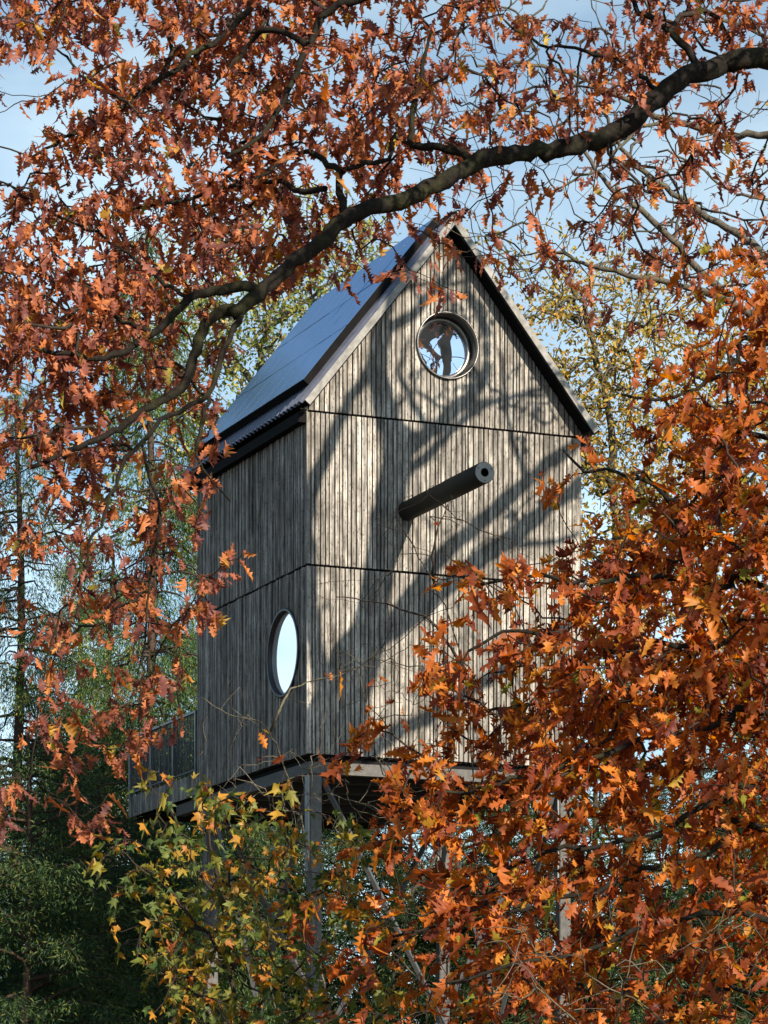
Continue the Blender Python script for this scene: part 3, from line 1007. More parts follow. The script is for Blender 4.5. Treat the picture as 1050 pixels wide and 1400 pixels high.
# the two limbs that come from above the frame hang on the crown leader
sk.limb([(5.4, 26.3, 16), (3.5, 26.3, 14.5), tuple(P(600, -60, d1(600, 0)))], 0.12, 0.046, 'branch', 0.2, sides=10)
sk.limb([(5.6, 26.3, 14.2), (3.0, 26.3, 13.8), tuple(P(440, -70, d1(440, 0)))], 0.10, 0.036, 'branch', 0.2, sides=10)
pts = map_points(OAK1, 0, 1.5, 3, 2, 3, 0)
att = []
for x, y in pts:
    if x > 560 and RNG.random() < 0.35: continue
    sd = seg_dist(x, y, MAIN)
    o = RNG.uniform(-0.5, 3.0)
    if sd < 45 or min(seg_dist(x, y, b[0]) for b in BR[:12]) < 26: o = RNG.uniform(0.4, 2.8)
    if 250 < x and y > 560: o = RNG.uniform(-0.6, 0.8)
    att.append(P(x, y, d1(x, y) + o))
for _ in range(520):       # the part of the crown over the camera's view, which shades the limb
    yy = RNG.uniform(16.5, 24.5)
    att.append(np.array((RNG.uniform(0.5, 8.5), yy, CAMZ + 0.385 * yy + 0.5 + abs(RNG.normal(0, 1.8)))))
lp = px_limb(MAIN, d1)
k = 0
while k < 260:            # unseen boughs added between limb and sun to shade the limb
    i = RNG.integers(3, len(lp))
    q = lp[i] + np.array(SUN) * RNG.uniform(3.5, 9.0) + RNG.normal(0, 0.4, 3)
    if HY - (q[2] - CAMZ) / q[1] * F < -25:
        att.append(q); k += 1
for x, y in ((338, 750), (312, 768), (285, 790), (302, 800), (296, 850), (272, 712), (266, 740)):
    att.append(P(x, y, 24.6 + RNG.uniform(-0.1, 0.1)))
ends, dirs = sk.grow(att, step=0.13, sag=0.10, wob=0.020, rtip=0.0036)
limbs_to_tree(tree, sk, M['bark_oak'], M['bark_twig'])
O, Dn, S = cluster_leaves(ends, dirs, 4, 8, 0.152, 0.62, 0.95)
leaves_to_tree(tree, O, Dn, S, OAKV, M['leaf_red'])
# extra bare twigs are part of the crown: fine twig ends without leaves
print('oak1 leaves', len(O))

# ------------------------------------------------------------------ lower red oak at the right
OAK2 = ["000000000000000000124", "000000000000000000136", "000000000000000000247", "000000000000000001358", "000000000000000012468",
        "000000000000000201469", "000000000000000102579", "000000000000000124799", "000000000000234468999", "000000000000444579999",
        "000000000000535788888", "000000000001434799998", "000000000011457999999", "000000000113568999999", "000000000024788998899",
        "000000000124788765789", "000000000124776545678", "000000001123777655567", "000000001123677665556", "000000001122566554445", "000000001112465433335"]
def d2(x, y): return 20.5 - 0.0006 * (1050 - x)
tree = empty('red_oak_tree', (5.6, 21.6, 0))
tag(tree, 'lower red oak with orange and copper leaves screening the lower right wall', 'tree', 'red oaks')
sk = Skel()
sk.limb([(5.6, 21.6, -0.15), (5.5, 21.5, 2.0), (5.2, 21.3, 4.5), (4.8, 21.2, 7.0), (4.5, 21.1, 9.2)], 0.20, 0.07, 'trunk', 0.25, sides=12)
BR2 = [[(1050, 801), (1000, 801), (960, 795), (920, 789), (870, 790), (800, 800), (720, 790), (650, 800)],
       [(1050, 858), (1005, 876), (960, 886), (905, 880), (840, 890), (760, 870), (690, 865), (640, 890)],
       [(1060, 980), (1000, 985), (950, 1000), (880, 1010), (800, 1040), (720, 1060), (640, 1080), (560, 1090)],
       [(1060, 1080), (1000, 1095), (950, 1105), (900, 1140), (830, 1155), (760, 1160), (690, 1190), (600, 1230)],
       [(1050, 1130), (1000, 1145), (940, 1178), (880, 1190), (820, 1215), (740, 1235), (640, 1260), (540, 1280)],
       [(1060, 1260), (990, 1250), (900, 1260), (800, 1300), (700, 1320), (600, 1350)],
       [(1060, 600), (1010, 640), (970, 660), (920, 720), (880, 760)],
       [(1060, 470), (1000, 500), (950, 530), (900, 545), (850, 540)],
       [(1060, 690), (1000, 690), (930, 685), (860, 650), (800, 640), (770, 615)],
       [(1060, 900), (980, 935), (900, 950), (820, 960), (740, 965), (660, 970)],
       [(1060, 1370), (1000, 1350), (950, 1370), (900, 1400)]]
for k, l in enumerate(BR2):
    y0 = l[0][1]
    o = [0.0, 0.3, -0.3, -0.4, -0.1, -0.6, 0.6, 0.9, 0.8, 0.9, -0.7][k]
    z = CAMZ + (HY - y0) / F * 20.5
    root = (5.2 + RNG.uniform(-0.1, 0.1) - max(0, z - 4.5) * 0.13, 21.3, z - 0.75)
    sk.limb([root] + [P(x, y, d2(x, y) + o) for x, y in l], 0.040, 0.009, 'branch', 0.10, 0.012, sides=8)
pts = map_points(OAK2, 7, 1.15, 0, 3, 0, 1)
att = [P(x, y, d2(x, y) + RNG.uniform(-1.0, 2.0)) for x, y in pts]
ends, dirs = sk.grow(att, step=0.12, sag=0.05, wob=0.016, rtip=0.0034)
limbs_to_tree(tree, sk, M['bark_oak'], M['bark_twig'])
O, Dn, S = cluster_leaves(ends, dirs, 4, 8, 0.150, 0.55, 0.45, (-0.36, 0, 0))
leaves_to_tree(tree, O, Dn, S, OAKV, M['leaf_orange'])
print('oak2 leaves', len(O))

# ------------------------------------------------------------------ mossy grey oak behind the limb (upper right)
tree = empty('grey_oak_tree', (7.4, 34.0, 0))
tag(tree, 'half-bare oak with mossy grey limbs and fine twigs right of the gable', 'tree')
sk = Skel()
sk.limb([(7.4, 34, -0.15), (7.2, 34, 4), (6.7, 33.8, 7.5), (6.4, 33.7, 11), (5.9, 33.6, 15)], 0.30, 0.12, 'trunk', 0.3, sides=12)
BR3 = [([(1100, 400), (1040, 345), (1011, 322), (981, 304), (943, 280), (909, 257), (879, 234), (850, 200), (820, 150)], 0.075, 0.018),
       ([(1100, 470), (1020, 425), (973, 386), (943, 356), (917, 330), (891, 300), (866, 279), (840, 261), (823, 242), (790, 200)], 0.075, 0.018),
       ([(1020, 425), (973, 402), (917, 387), (857, 375), (806, 362), (780, 352), (740, 335)], 0.040, 0.014),
       ([(1110, 184), (1050, 184), (986, 184), (943, 171), (909, 163), (860, 140), (800, 110), (740, 90), (660, 95)], 0.060, 0.014),
       ([(917, 330), (930, 290), (935, 250), (925, 215)], 0.020, 0.008),
       ([(909, 163), (870, 180), (820, 230), (760, 260), (720, 300)], 0.020, 0.007),
       ([(800, 110), (740, 140), (680, 160), (620, 175), (570, 160)], 0.016, 0.006),
       ([(1060, 60), (1000, 30), (940, 20)], 0.03, 0.015),
       ([(1060, 280), (1000, 260), (950, 225), (900, 205)], 0.03, 0.01)]
for k, (l, a, b) in enumerate(BR3):
    pre = []
    if l[0][0] > 1055:
        y0 = l[0][1]; z = CAMZ + (HY - y0) / F * 33
        pre = [(6.75 - 0.08 * (z - 7.5), 33.75, z - 0.7)]
    sk.limb(pre + [P(x, y, 32.5 + 0.4 * math.sin(k * 2.1 + i * 0.4)) for i, (x, y) in enumerate(l)], a, b, 'branch', 0.12, 0.014, sides=9)
TW3 = ["000000000013443333333", "000000000025664434433", "000000000026776443333", "000000000015665444444", "000000000004544445554", "000000000002334455554", "000000000001244455554", "000000000000134444443"]
pts = map_points(TW3, 0, 1.7, 0, 2, 2, 0)
att = [P(x, y, 32.5 + RNG.uniform(-1.6, 2.4)) for x, y in pts]
ends, dirs = sk.grow(att, step=0.14, sag=0.04, wob=0.024, rtip=0.0036)
limbs_to_tree(tree, sk, M['bark_grey'], M['bark_grey'])
sel = RNG.random(len(ends)) < 0.22
O, Dn, S = cluster_leaves(ends[sel], dirs[sel], 2, 5, 0.15, 0.8, 0.6)
leaves_to_tree(tree, O, Dn, S, OAKV, M['leaf_red'], 0)

# ------------------------------------------------------------------ field maple sapling
MAP = ["000032210000", "000014443200", "003355554320", "000565654430", "000356665540", "000145665430", "000035665320"]
tree = empty('maple_sapling', tuple(P(350, 1600, 22.5) * np.array((1, 1, 0))))
tag(tree, 'young maple with large green and yellow leaves below the stilts', 'tree')
sk = Skel()
sk.limb([P(350, 1935, 22.5), P(352, 1600, 22.5), P(335, 1450, 22.4), P(320, 1330, 22.3), P(300, 1220, 22.3), P(285, 1130, 22.2), P(290, 1085, 22.2)], 0.035, 0.008, 'trunk', 0.15, sides=8)
for l in ([(330, 1420), (270, 1360), (220, 1330), (180, 1310)], [(318, 1320), (260, 1250), (210, 1200), (160, 1165)], [(318, 1325), (380, 1260), (430, 1220), (470, 1190)],
          [(305, 1240), (250, 1160), (215, 1110)], [(335, 1440), (420, 1380), (480, 1340)], [(330, 1400), (400, 1330), (440, 1300)]):
    sk.limb([P(x, y, 22.3 + 0.2 * i * (1 if l[1][0] > 300 else -1)) for i, (x, y) in enumerate(l)], 0.014, 0.005, 'branch', 0.1, 0.012, sides=6)
pts = map_points(MAP, 21, 1.55, 0, 0, 0, 1)
att = [P(x, y, 22.3 + RNG.uniform(-1.3, 1.3)) for x, y in pts]
ends, dirs = sk.grow(att, step=0.12, sag=0.06, wob=0.015, rtip=0.0030)
limbs_to_tree(tree, sk, M['bark_twig'], M['bark_twig'])
O, Dn, S = cluster_leaves(ends, dirs, 3, 6, 0.118, 0.7, 0.55)
leaves_to_tree(tree, O, Dn, S, MAPV, M['leaf_maple'])
print('maple leaves', len(O))

# ------------------------------------------------------------------ bare shrubs in front of the stilts
def bare_shrub(name, label, loc, stems, region, depth, mat, r0=0.016, nleaf=0.0, rtip=0.0026):
    tree = empty(name, loc)
    tag(tree, label, 'shrub')
    sk = Skel()
    for l in stems:
        sk.limb([tuple(np.array(loc) + (0, 0, -0.05)) if l[0] == 'root' else P(*l[0], depth)] + [P(x, y, depth + 0.25 * math.sin(i * 1.3 + len(l))) for i, (x, y) in enumerate(l[1:])], r0, 0.004, 'branch', 0.10, 0.006, sides=6)
    att = []
    for (x0, x1, y0, y1, n) in region:
        for _ in range(n):
            att.append(P(RNG.uniform(x0, x1), RNG.uniform(y0, y1), depth + RNG.uniform(-0.9, 0.9)))
    ends, dirs = sk.grow(att, step=0.10, sag=0.02, wob=0.009, rtip=rtip, follow=0.12)
    limbs_to_tree(tree, sk, mat, mat)
    sel = RNG.random(len(ends)) < nleaf
    if sel.any():
        O, Dn, S = cluster_leaves(ends[sel], dirs[sel], 1, 3, 0.14, 0.7, 0.5)
        leaves_to_tree(tree, O, Dn, S, OAKV, M['leaf_orange'], 0)
    return tree
lo = P(470, 1600, 25.5); lo[2] = 0
bare_shrub('bare_shrub', 'tangled leafless shrub with pale mossy twigs around the front post', tuple(lo),
    [['root', (470, 1500), (440, 1330), (425, 1200), (410, 1110), (385, 1040), (369, 1001), (356, 987), (312, 976), (271, 951)],
     ['root', (500, 1480), (540, 1330), (560, 1230), (570, 1160), (520, 1110), (480, 1095), (430, 1085), (392, 1092)],
     ['root', (440, 1500), (380, 1380), (350, 1300), (300, 1260), (240, 1240)],
     [(369, 1001), (382, 970), (397, 942), (420, 934), (444, 926)],
     ['root', (490, 1500), (600, 1400), (530, 1290), (490, 1210), (470, 1150), (440, 1110)],
     [(560, 1230), (610, 1150), (640, 1130), (655, 1140)]],
    [(290, 620, 1020, 1180, 190), (230, 620, 1180, 1400, 260), (260, 480, 930, 1040, 24), (430, 620, 880, 1040, 60)], 25.5, M['bark_pale'], 0.015, 0.06, 0.0022)
lo = P(660, 1600, 24.5); lo[2] = 0
bare_shrub('bare_sapling', 'thin nearly bare sapling rising in front of the perch pole', tuple(lo),
    [['root', (662, 1500), (650, 1250), (646, 1100), (643, 1003), (633, 910), (615, 850), (597, 807), (578, 770), (560, 740), (540, 705)],
     [(633, 910), (590, 850), (540, 830), (500, 820), (460, 815)],
     [(597, 807), (590, 760), (600, 720), (612, 690)]],
    [(510, 640, 660, 800, 34), (430, 640, 790, 960, 60), (640, 760, 720, 800, 10)], 24.5, M['bark_twig'], 0.013, 0.05, 0.0018)
lo = P(960, 1600, 19.5); lo[2] = 0
bare_shrub('bare_shrub', 'pale grey bare shrub under the copper oak leaves', tuple(lo),
    [['root', (950, 1480), (945, 1400), (960, 1330), (975, 1280), (1000, 1230)],
     ['root', (930, 1480), (900, 1390), (850, 1360), (800, 1330)],
     ['root', (880, 1500), (790, 1400), (745, 1360), (715, 1320), (690, 1290)]],
    [(660, 1050, 1240, 1400, 120)], 19.5, M['bark_pale'], 0.016, 0.08)

# ------------------------------------------------------------------ broadleaved trees behind the house
def bg_tree(name, label, base, D, rows, r0, limbs, mat, per, depth_spread, leaf=0.115, nl=(10, 17), padr=0, padl=0, bark='bark_grey', padb=0):
    tree = empty(name, base)
    tag(tree, label, 'tree', 'trees behind the house')
    sk = Skel()
    for k, (l, a, b) in enumerate(limbs):
        sk.limb([p if len(p) == 3 else P(p[0], p[1], D + 0.8 * math.sin(k + i * 0.5)) for i, p in enumerate(l)], a, b, 'trunk' if k == 0 else 'branch', 0.25, 0.03, sides=8)
    pts = map_points(rows, r0, per, padl, padr, 0, padb)
    att = [P(x, y, D + RNG.uniform(-depth_spread, depth_spread)) for x, y in pts]
    ends, dirs = sk.grow(att, step=0.35, sag=0.05, wob=0.05, rtip=0.008)
    limbs_to_tree(tree, sk, M[bark], M[bark])
    O, Dn, S = cluster_leaves(ends, dirs, nl[0], nl[1], leaf, 0.9, 0.25, back=0.5)
    O = O + RNG.normal(0, 0.14, O.shape)
    leaves_to_tree(tree, O, Dn, S, SMLV, mat, 0, 1.2, 'crown')
BGR = ["000000000000111100000", "000000000000024543222", "000000000000025665544", "000000000000025666654", "000000000000013676655", "000000000000001577766",
       "000000000000000578877", "000000000000000578887", "000000000000000467777", "000000000000000566766", "000000000000000566666", "000000000000000555555", "000000000000000344444", "000000000000000222322"]
bR = P(862, 1600, 59); bR[2] = 0
bg_tree('yellowing_oak_tree', 'oak with small yellow-green leaves behind the right eave', tuple(bR), 59, BGR, 6,
        [([tuple(bR - (0, 0, .2)), (862, 1300), (858, 1000), (850, 820), (838, 660), (832, 560), (815, 490), (800, 430), (770, 360)], 0.22, 0.04),
         ([(845, 740), (880, 650), (930, 560), (960, 480)], 0.09, 0.03), ([(838, 660), (810, 640), (770, 620), (740, 560)], 0.10, 0.03),
         ([(852, 850), (920, 760), (980, 700), (1040, 640)], 0.10, 0.03), ([(825, 520), (860, 450), (880, 400)], 0.06, 0.02),
         ([(800, 430), (770, 410), (730, 390)], 0.05, 0.02)],
        M['leaf_bg'], 3.0, 2.6, padr=2)
BGL = ["000001122200000000000", "000012345651000000000", "001235678730000000000", "112457888400000000000", "223577874000000000000", "234578850000000000000", "234567600000000000000", "234556000000000000000", "223445000000000000000", "122333000000000000000"]
bL = P(330, 1600, 63); bL[2] = 0
bg_tree('yellowing_beech_tree', 'pale green and yellow tree seen behind the blue roof panels', tuple(bL), 63, BGL, 5,
        [([tuple(bL - (0, 0, .2)), (330, 1200), (335, 900), (345, 700), (350, 560), (360, 460), (390, 380), (440, 330)], 0.24, 0.04),
         ([(345, 680), (300, 600), (250, 540), (200, 500)], 0.10, 0.03), ([(352, 540), (310, 470), (280, 420)], 0.08, 0.03),
         ([(362, 450), (420, 410), (480, 360)], 0.07, 0.02), ([(340, 780), (280, 700), (220, 650)], 0.08, 0.03)],
        M['leaf_bgl'], 3.0, 2.4)

# ------------------------------------------------------------------ conifers
def needle_cloud(base, tips, mat, parent, n_per, size, name, droop=0.6, spreadr=0.16):
    """tips: list of (p0, p1) branchlets that carry hanging needle sprays"""
    O, Dn, S = [], [], []
    for p0, p1 in tips:
        p0 = np.array(p0); p1 = np.array(p1)
        n = max(3, int(n_per * np.linalg.norm(p1 - p0)))
        t = RNG.random(n)[:, None]
        q = p0 + (p1 - p0) * t
        d = (p1 - p0) / (np.linalg.norm(p1 - p0) + 1e-9)
        hang = np.abs(RNG.normal(0, spreadr, (n, 1)))
        side = RNG.normal(0, 0.4, (n, 3))
        O.append(q + np.array((0, 0, -1)) * hang * 1.3 + side * spreadr * 0.55)
        Dn.append(d[None] * 0.5 + side * 0.9 + np.array((0, 0, -droop)))
        S.append(size * RNG.uniform(0.6, 1.3, n))
    O, Dn, S = np.concatenate(O), np.concatenate(Dn), np.concatenate(S)
    V = np.array([(0, 0, 0), (0.35, 0.09, 0.02), (1.0, 0, -0.12), (0.35, -0.09, 0.02)], float); T = np.array([(0, 2, 1), (0, 3, 2)])
    Rm = frames(Dn, 1.2)
    W = np.einsum('nij,vj->nvi', Rm, V) * S[:, None, None] + (O - np.array(base))[:, None, :]
    TT = (T[None] + (np.arange(len(O)) * 4)[:, None, None]).reshape(-1, 3)
    rnd = np.repeat(np.clip(RNG.beta(1.6, 2.2, len(O)), 0, 1), 4)
    o = link_mesh(name, trimesh(name, W.reshape(-1, 3), TT, False, rnd), mat, parent)
    o['kind'] = 'stuff'
    return len(O)

def conifer(name, label, base, height, rad, mat, first=0.12, dens=1.0, n_per=38, size=0.17, whorl=0.55, droop=0.6, top_pow=0.8, dome=False, trunk_r=0.2, group='conifers behind the house'):
    base = np.array(base, float)
    tree = empty(name, tuple(base)); tag(tree, label, 'conifer' if not dome else 'yew', group)
    V, T = [], []
    tz = np.linspace(-0.15, height, 14)
    tp = np.stack([0.06 * np.sin(tz * 0.6), 0.06 * np.cos(tz * 0.5), tz], 1)
    tube(tp, np.linspace(trunk_r, 0.03, 14), 9, V, T)
    link_mesh('trunk', trimesh('trunk', np.concatenate(V), np.concatenate(T)), M['bark_conifer'], tree)
    V, T, tips = [], [], []
    z = height * first
    while z < height * 0.985:
        f = (z / height)
        if dome: L = rad * math.sqrt(max(0.02, 1 - ((f - 0.35) / 0.66) ** 2))
        else: L = rad * (1 - f) ** top_pow + 0.25
        nb = RNG.integers(4, 7)
        for k in range(nb):
            if RNG.random() > dens: continue
            an = RNG.random() * math.tau
            l = L * RNG.uniform(0.65, 1.12)
            up = RNG.uniform(-0.05, 0.28) if not dome else RNG.uniform(0.1, 0.7)
            dv = np.array((math.cos(an), math.sin(an), 0))
            ss = np.linspace(0, 1, 7)
            p = np.array((0, 0, z + RNG.uniform(-0.2, 0.2))) + dv[None] * (ss * l)[:, None] + np.stack([0 * ss, 0 * ss, up * l * ss - (0.55 if not dome else 0.35) * l * ss ** 2.2], 1)
            p[1:] += RNG.normal(0, 0.035, (6, 3))
            tube(p, np.linspace(0.014 + 0.010 * l, 0.006, 7), 4, V, T)
            for s in np.arange(0.22, 1.0, 0.22 / max(0.8, l)):
                q = np.array([np.interp(s, ss, p[:, a]) for a in range(3)])
                for sg in (-1, 1):
                    if RNG.random() < 0.12: continue
                    lat = np.array((-dv[1], dv[0], 0)) * sg
                    ll = l * RNG.uniform(0.18, 0.34) * (1.15 - s * 0.6) + 0.15
                    e = q + (lat * 0.75 + dv * 0.6) * ll + np.array((0, 0, -0.35 * ll if not dome else 0.12 * ll))
                    tips.append((q + base, e + base))
            tips.append((p[4] + base, p[6] + base))
        z += whorl * RNG.uniform(0.7, 1.25)
    link_mesh('branches', trimesh('branches', np.concatenate(V), np.concatenate(T)), M['bark_conifer'], tree)['kind'] = 'stuff'
    n = needle_cloud(base, tips, mat, tree, n_per, size, 'foliage', droop)
    print(name, 'needles', n)
    return tree

def gpos(px, D):
    p = P(px, 1600, D); return (float(p[0]), D, 0.0)
def copy_tree(src, name, label, loc, rot, sc, cat, group):
    t = src.copy(); COL.objects.link(t); t.location = loc; t.rotation_euler = (0, 0, rot); t.scale = (sc[0], sc[0], sc[1])
    t.name = name; tag(t, label, cat, group)
    for ch in src.children:
        c = ch.copy(); COL.objects.link(c); c.parent = t
    return t
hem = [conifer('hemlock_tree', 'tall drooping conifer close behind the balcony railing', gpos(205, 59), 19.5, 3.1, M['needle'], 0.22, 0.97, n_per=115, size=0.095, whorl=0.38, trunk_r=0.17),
       conifer('hemlock_tree', 'airy tall conifer with sky showing between its tiers beyond the balcony', gpos(25, 64), 18.0, 3.4, M['needle'], 0.2, 0.92, n_per=115, size=0.095, whorl=0.42, trunk_r=0.2)]
copy_tree(hem[0], 'hemlock_tree', 'conifer with a thick trunk half hidden behind the house side wall', gpos(300, 68), 2.0, (1.0, 0.9), 'conifer', 'conifers behind the house')
copy_tree(hem[1], 'hemlock_tree', 'dark conifer beyond the copper oak leaves right of the house', gpos(1010, 70), 4.0, (1.0, 0.8), 'conifer', 'conifers behind the house')
copy_tree(hem[0], 'hemlock_tree', 'tall conifer standing farthest back beyond the balcony', gpos(110, 76), 1.0, (1.15, 0.88), 'conifer', 'conifers behind the house')
copy_tree(hem[1], 'hemlock_tree', 'conifer whose lower tiers hang behind the balcony corner', gpos(150, 67), 2.6, (1.05, 0.82), 'conifer', 'conifers behind the house')
yw = [(35, 52, 8.9, 2.5), (140, 57, 8.8, 2.4), (-60, 56, 9.2, 2.5), (270, 60, 10.0, 2.7), (400, 62, 10.8, 2.8), (540, 60, 10.6, 2.8), (680, 58, 10.2, 2.7), (820, 56, 8.9, 2.6), (960, 57, 9.3, 2.6), (1080, 55, 9.0, 2.5)]
YL = ['broad dark yew at the left beside the balcony', 'dark yew directly below the balcony fascia', 'dark yew at the far end of the hedge left of the balcony', 'dark yew behind the rear stilts',
      'dark yew seen between the stilts', 'dark yew under the middle of the house', 'dark yew behind the front right stilt', 'dark green yew showing through gaps in the copper oak',
      'bushy yew behind the copper oak boughs', 'dark yew at the right end of the hedge']
ybase = []
for k, ((px, D, h, r), lb) in enumerate(zip(yw, YL)):
    if k < 3:
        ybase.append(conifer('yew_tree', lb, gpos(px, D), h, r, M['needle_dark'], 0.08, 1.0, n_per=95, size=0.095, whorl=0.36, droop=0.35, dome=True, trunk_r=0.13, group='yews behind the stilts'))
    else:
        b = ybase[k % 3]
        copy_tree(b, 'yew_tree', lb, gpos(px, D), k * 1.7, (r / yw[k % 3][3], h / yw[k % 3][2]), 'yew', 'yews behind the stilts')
ybase[0].rotation_euler.z = 2.2
# distant wood behind everything
O = np.stack([RNG.uniform(-16, 16, 26000), RNG.uniform(84, 96, 26000), np.zeros(26000)], 1)
top = 8.0 + 1.3 * np.sin(O[:, 0] * 0.9) + 0.8 * np.sin(O[:, 0] * 2.3 + 1)
O[:, 2] = top * RNG.random(26000) ** 0.8
Dn = RNG.normal(0, 1, O.shape)
V, T = SMLV[0]
Rm = frames(Dn, 1.0)
W = np.einsum('nij,vj->nvi', Rm, V) * RNG.uniform(0.25, 0.5, 26000)[:, None, None] + O[:, None, :]
wood = link_mesh('woodland', trimesh('woodland', W.reshape(-1, 3), (T[None] + (np.arange(26000) * len(V))[:, None, None]).reshape(-1, 3), True, np.repeat(RNG.random(26000) * 0.9, len(V))), M['needle_dark'])
tag(wood, 'distant dark green undergrowth of the wood behind the house', 'woodland', kind='stuff')

# ------------------------------------------------------------------ bare tree that throws its shadow on the front (right of the frame)
def sh(px, py, t):
    return wall_point(px, py) + np.array(SUN) * t
base = (5.9, 35.2, 0.0)
tree = empty('bare_oak_tree', base)
tag(tree, 'leafless oak off to the right whose forked shadow falls on the front wall', 'tree', 'bare oaks')
sk = Skel()
TS = 12.8
sk.limb([(base[0], base[1], -0.2), (5.85, 35.3, 5.0), (5.75, 35.4, 9.5)] + [sh(x, y, TS) for x, y in ((457, 1027), (488, 932), (504, 879), (509, 822), (519, 769), (527, 711), (539, 658), (541, 618), (543, 585))], 0.34, 0.23, 'trunk', 0.25, 0.015, sides=12)
SHL = [([(543, 600), (528, 560), (517, 503), (518, 454), (526, 420), (540, 380), (560, 340), (570, 290)], 0.185, 0.09),
       ([(541, 650), (560, 615), (580, 597), (613, 568), (646, 536), (662, 511), (666, 470), (660, 440), (640, 400), (650, 340)], 0.125, 0.06),
       ([(545, 660), (566, 636), (596, 613), (629, 577), (690, 545), (760, 530)], 0.075, 0.03),
       ([(430, 1010), (431, 985), (445, 945), (466, 896), (488, 866), (505, 835)], 0.16, 0.13),
       ([(415, 720), (427, 665), (445, 622), (461, 585), (482, 544), (502, 507), (515, 460)], 0.115, 0.06),
       ([(509, 880), (535, 855), (564, 814), (592, 773), (621, 744), (654, 715), (687, 687), (723, 658), (769, 620), (820, 580)], 0.135, 0.08),
       ([(509, 880), (540, 860), (576, 830), (613, 801), (662, 760), (695, 740), (728, 711), (760, 687), (792, 664), (850, 620)], 0.15, 0.09),
       ([(500, 1030), (547, 998), (597, 973), (646, 941), (687, 916), (740, 880), (800, 840)], 0.11, 0.06),
       ([(518, 470), (540, 445), (564, 429), (592, 400), (621, 368), (633, 345), (660, 300)], 0.085, 0.04),
       ([(520, 430), (545, 400), (576, 390), (613, 392), (650, 380)], 0.05, 0.025),
       ([(585, 590), (570, 560), (552, 530), (548, 500), (560, 470)], 0.06, 0.025),
       ([(613, 568), (650, 550), (690, 548), (735, 530)], 0.035, 0.015),
       ([(723, 658), (700, 600), (690, 540), (680, 480)], 0.05, 0.02),
       ([(695, 740), (740, 745), (790, 730)], 0.06, 0.03)]
for k, (l, a, b) in enumerate(SHL):
    sw = 1.6 * math.sin(k * 1.9 + 0.4)
    sk.limb([sh(x, y, TS + sw * min(1.0, i / 5.0)) for i, (x, y) in enumerate(l)], a * 1.1, b * 1.15, 'branch', 0.2, 0.02, sides=8)
# second stem meets the trunk lower down
sk.limb([(5.76, 35.4, 9.0), (5.5, 35.4, 11.0), tuple(sh(430, 1012, TS))], 0.19, 0.16, 'branch', 0.2, sides=8)
sk.limb([tuple(sh(418, 715, TS)), tuple(sh(425, 850, TS)), tuple(sh(445, 950, TS))], 0.12, 0.13, 'branch', 0.2, sides=8)
sk.limb([tuple(sh(488, 932, TS)), tuple(sh(495, 1010, TS)), tuple(sh(503, 1028, TS))], 0.12, 0.11, 'branch', 0.2, sides=8)
att = []
for _ in range(170):
    x, y = RNG.uniform(400, 900), RNG.uniform(230, 1000)
    att.append(sh(x, y, TS + RNG.uniform(-2.4, 1.0) + (0.8 if x < 480 else 0)))
n_far = len(att)
for (x0, x1, y0, y1, n) in ((700, 790, 520, 590, 16), (600, 700, 480, 560, 12), (520, 640, 330, 440, 14), (640, 740, 380, 520, 14), (680, 800, 600, 740, 12), (540, 620, 480, 560, 8)):
    for _ in range(n):
        x, y = RNG.uniform(x0, x1), RNG.uniform(y0, y1)
        att.append(sh(x, y, max(5.0, 12.4 - (x - 420) * 0.02) + RNG.uniform(0, 1.5)))
ends, dirs = sk.grow(att, step=0.2, sag=0.04, wob=0.04, rtip=0.006, power=0.45)
limbs_to_tree(tree, sk, M['bark_pale'], M['bark_grey'])
sel = np.sin(ends[:, 0] * 2.1) + np.sin(ends[:, 2] * 2.3 + 1) + RNG.normal(0, 0.4, len(ends)) > 0.55
sel[n_far:] = True
O, Dn, S = cluster_leaves(ends[sel], dirs[sel], 2, 6, 0.16, 0.8, 0.6)
leaves_to_tree(tree, O, Dn, S, OAKV, M['leaf_red'], 0)

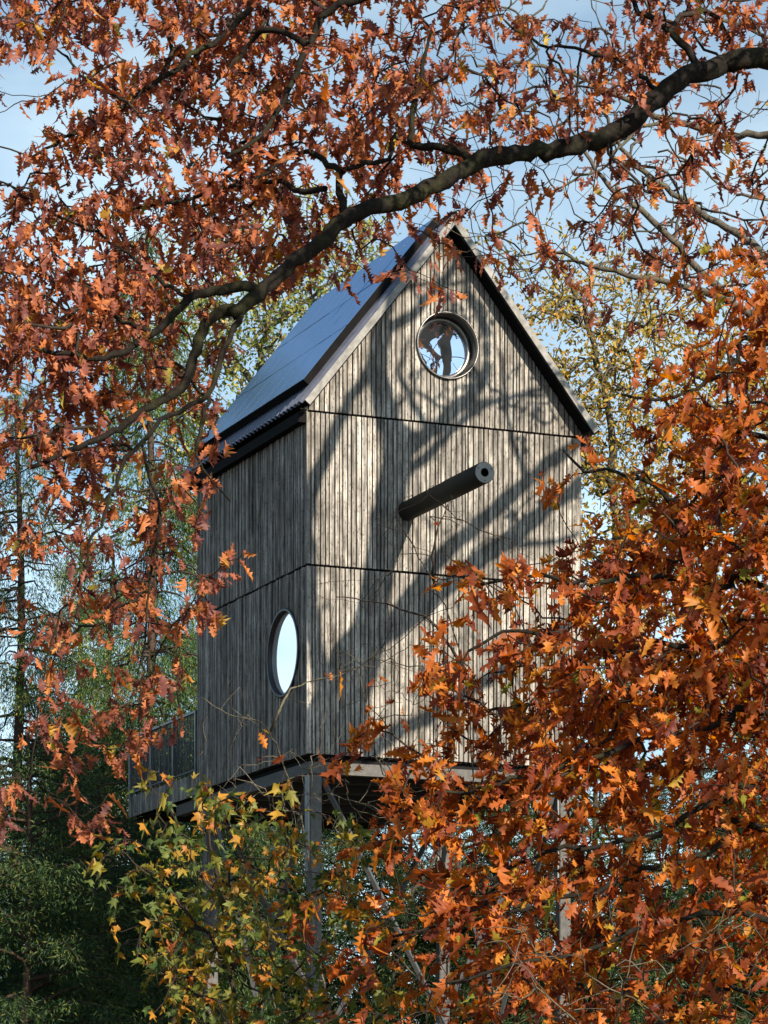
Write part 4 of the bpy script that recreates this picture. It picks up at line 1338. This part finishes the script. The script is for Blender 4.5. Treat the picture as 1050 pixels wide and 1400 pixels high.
# second bare tree, the one mirrored in the gable window
def bare_tree(label, base, H, seed, spread=3.2, n=260):
    global RNG
    keep = RNG; RNG = np.random.default_rng(seed)
    tree = empty('bare_oak_tree', base); tag(tree, label, 'tree', 'bare oaks')
    b = np.array(base); sk = Skel()
    sk.limb([b + (0, 0, -0.2), b + (0.1, 0, H * 0.25), b + (-0.1, 0.1, H * 0.5), b + (0.2, 0, H * 0.75), b + (0, 0.2, H)], 0.24, 0.05, 'trunk', 0.3, 0.03, sides=10)
    for k in range(10):
        f = 0.42 + 0.05 * k; an = k * 2.4 + RNG.uniform(-0.3, 0.3); L = spread * RNG.uniform(0.6, 1.0) * (1.25 - f * 0.6)
        d = np.array((math.cos(an), math.sin(an), 0))
        p0 = b + (0, 0, H * f)
        sk.limb([p0, p0 + d * L * 0.4 + (0, 0, L * 0.35), p0 + d * L * 0.75 + (0, 0, L * 0.55), p0 + d * L + (0, 0, L * 1.0)], 0.14 * (1.2 - f * 0.6), 0.035, 'branch', 0.25, 0.04, sides=7)
    att = []
    while len(att) < n:
        q = RNG.uniform(-1, 1, 3)
        if np.linalg.norm(q) < 1: att.append(b + (q[0] * spread * 1.2, q[1] * spread * 1.2, H * (0.78 + 0.34 * q[2])))
    sk.grow(att, step=0.3, sag=0.03, wob=0.06, rtip=0.008, power=0.45)
    limbs_to_tree(tree, sk, M['bark_grey'], M['bark_grey'])
    RNG = keep
bare_tree('leafless oak to the right mirrored in the gable window', (16.8, 30.6, 0), 25.0, 5, 2.6, 300)

# unseen leafy oak added right of the view: it keeps the lower copper boughs in broken shade
tree = empty('red_oak_tree', (8.4, 10.4, 0))
tag(tree, 'unseen rust-leaved oak added out of view to the right, shading the copper boughs', 'tree', 'red oaks')
sk = Skel()
b = np.array((8.4, 10.4, 0.0))
sk.limb([b + (0, 0, -0.2), b + (0.1, 0, 4), b + (-0.1, 0.1, 8), b + (0, 0, 13)], 0.25, 0.06, 'trunk', 0.3, 0.03, sides=10)
for k in range(9):
    an = k * 2.4; z0 = 4.5 + 0.8 * k; L = 2.8 - 0.12 * k
    d = np.array((math.cos(an), math.sin(an), 0))
    sk.limb([b + (0, 0, z0), b + d * L * 0.5 + (0, 0, z0 + 0.5), b + d * L + (0, 0, z0 + 0.8)], 0.07, 0.02, 'branch', 0.2, 0.03, sides=7)
att = []
while len(att) < 80:
    q = RNG.uniform(-1, 1, 3)
    if np.linalg.norm(q) < 1: att.append(b + (q[0] * 3.2, q[1] * 3.2, 9.2 + 4.6 * q[2]))
ends, dirs = sk.grow(att, step=0.25, sag=0.05, wob=0.03, rtip=0.005)
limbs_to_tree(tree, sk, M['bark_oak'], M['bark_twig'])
O, Dn, S = cluster_leaves(ends, dirs, 4, 8, 0.20, 0.62, 0.8)
leaves_to_tree(tree, O, Dn, S, OAKV, M['leaf_red'], 0)
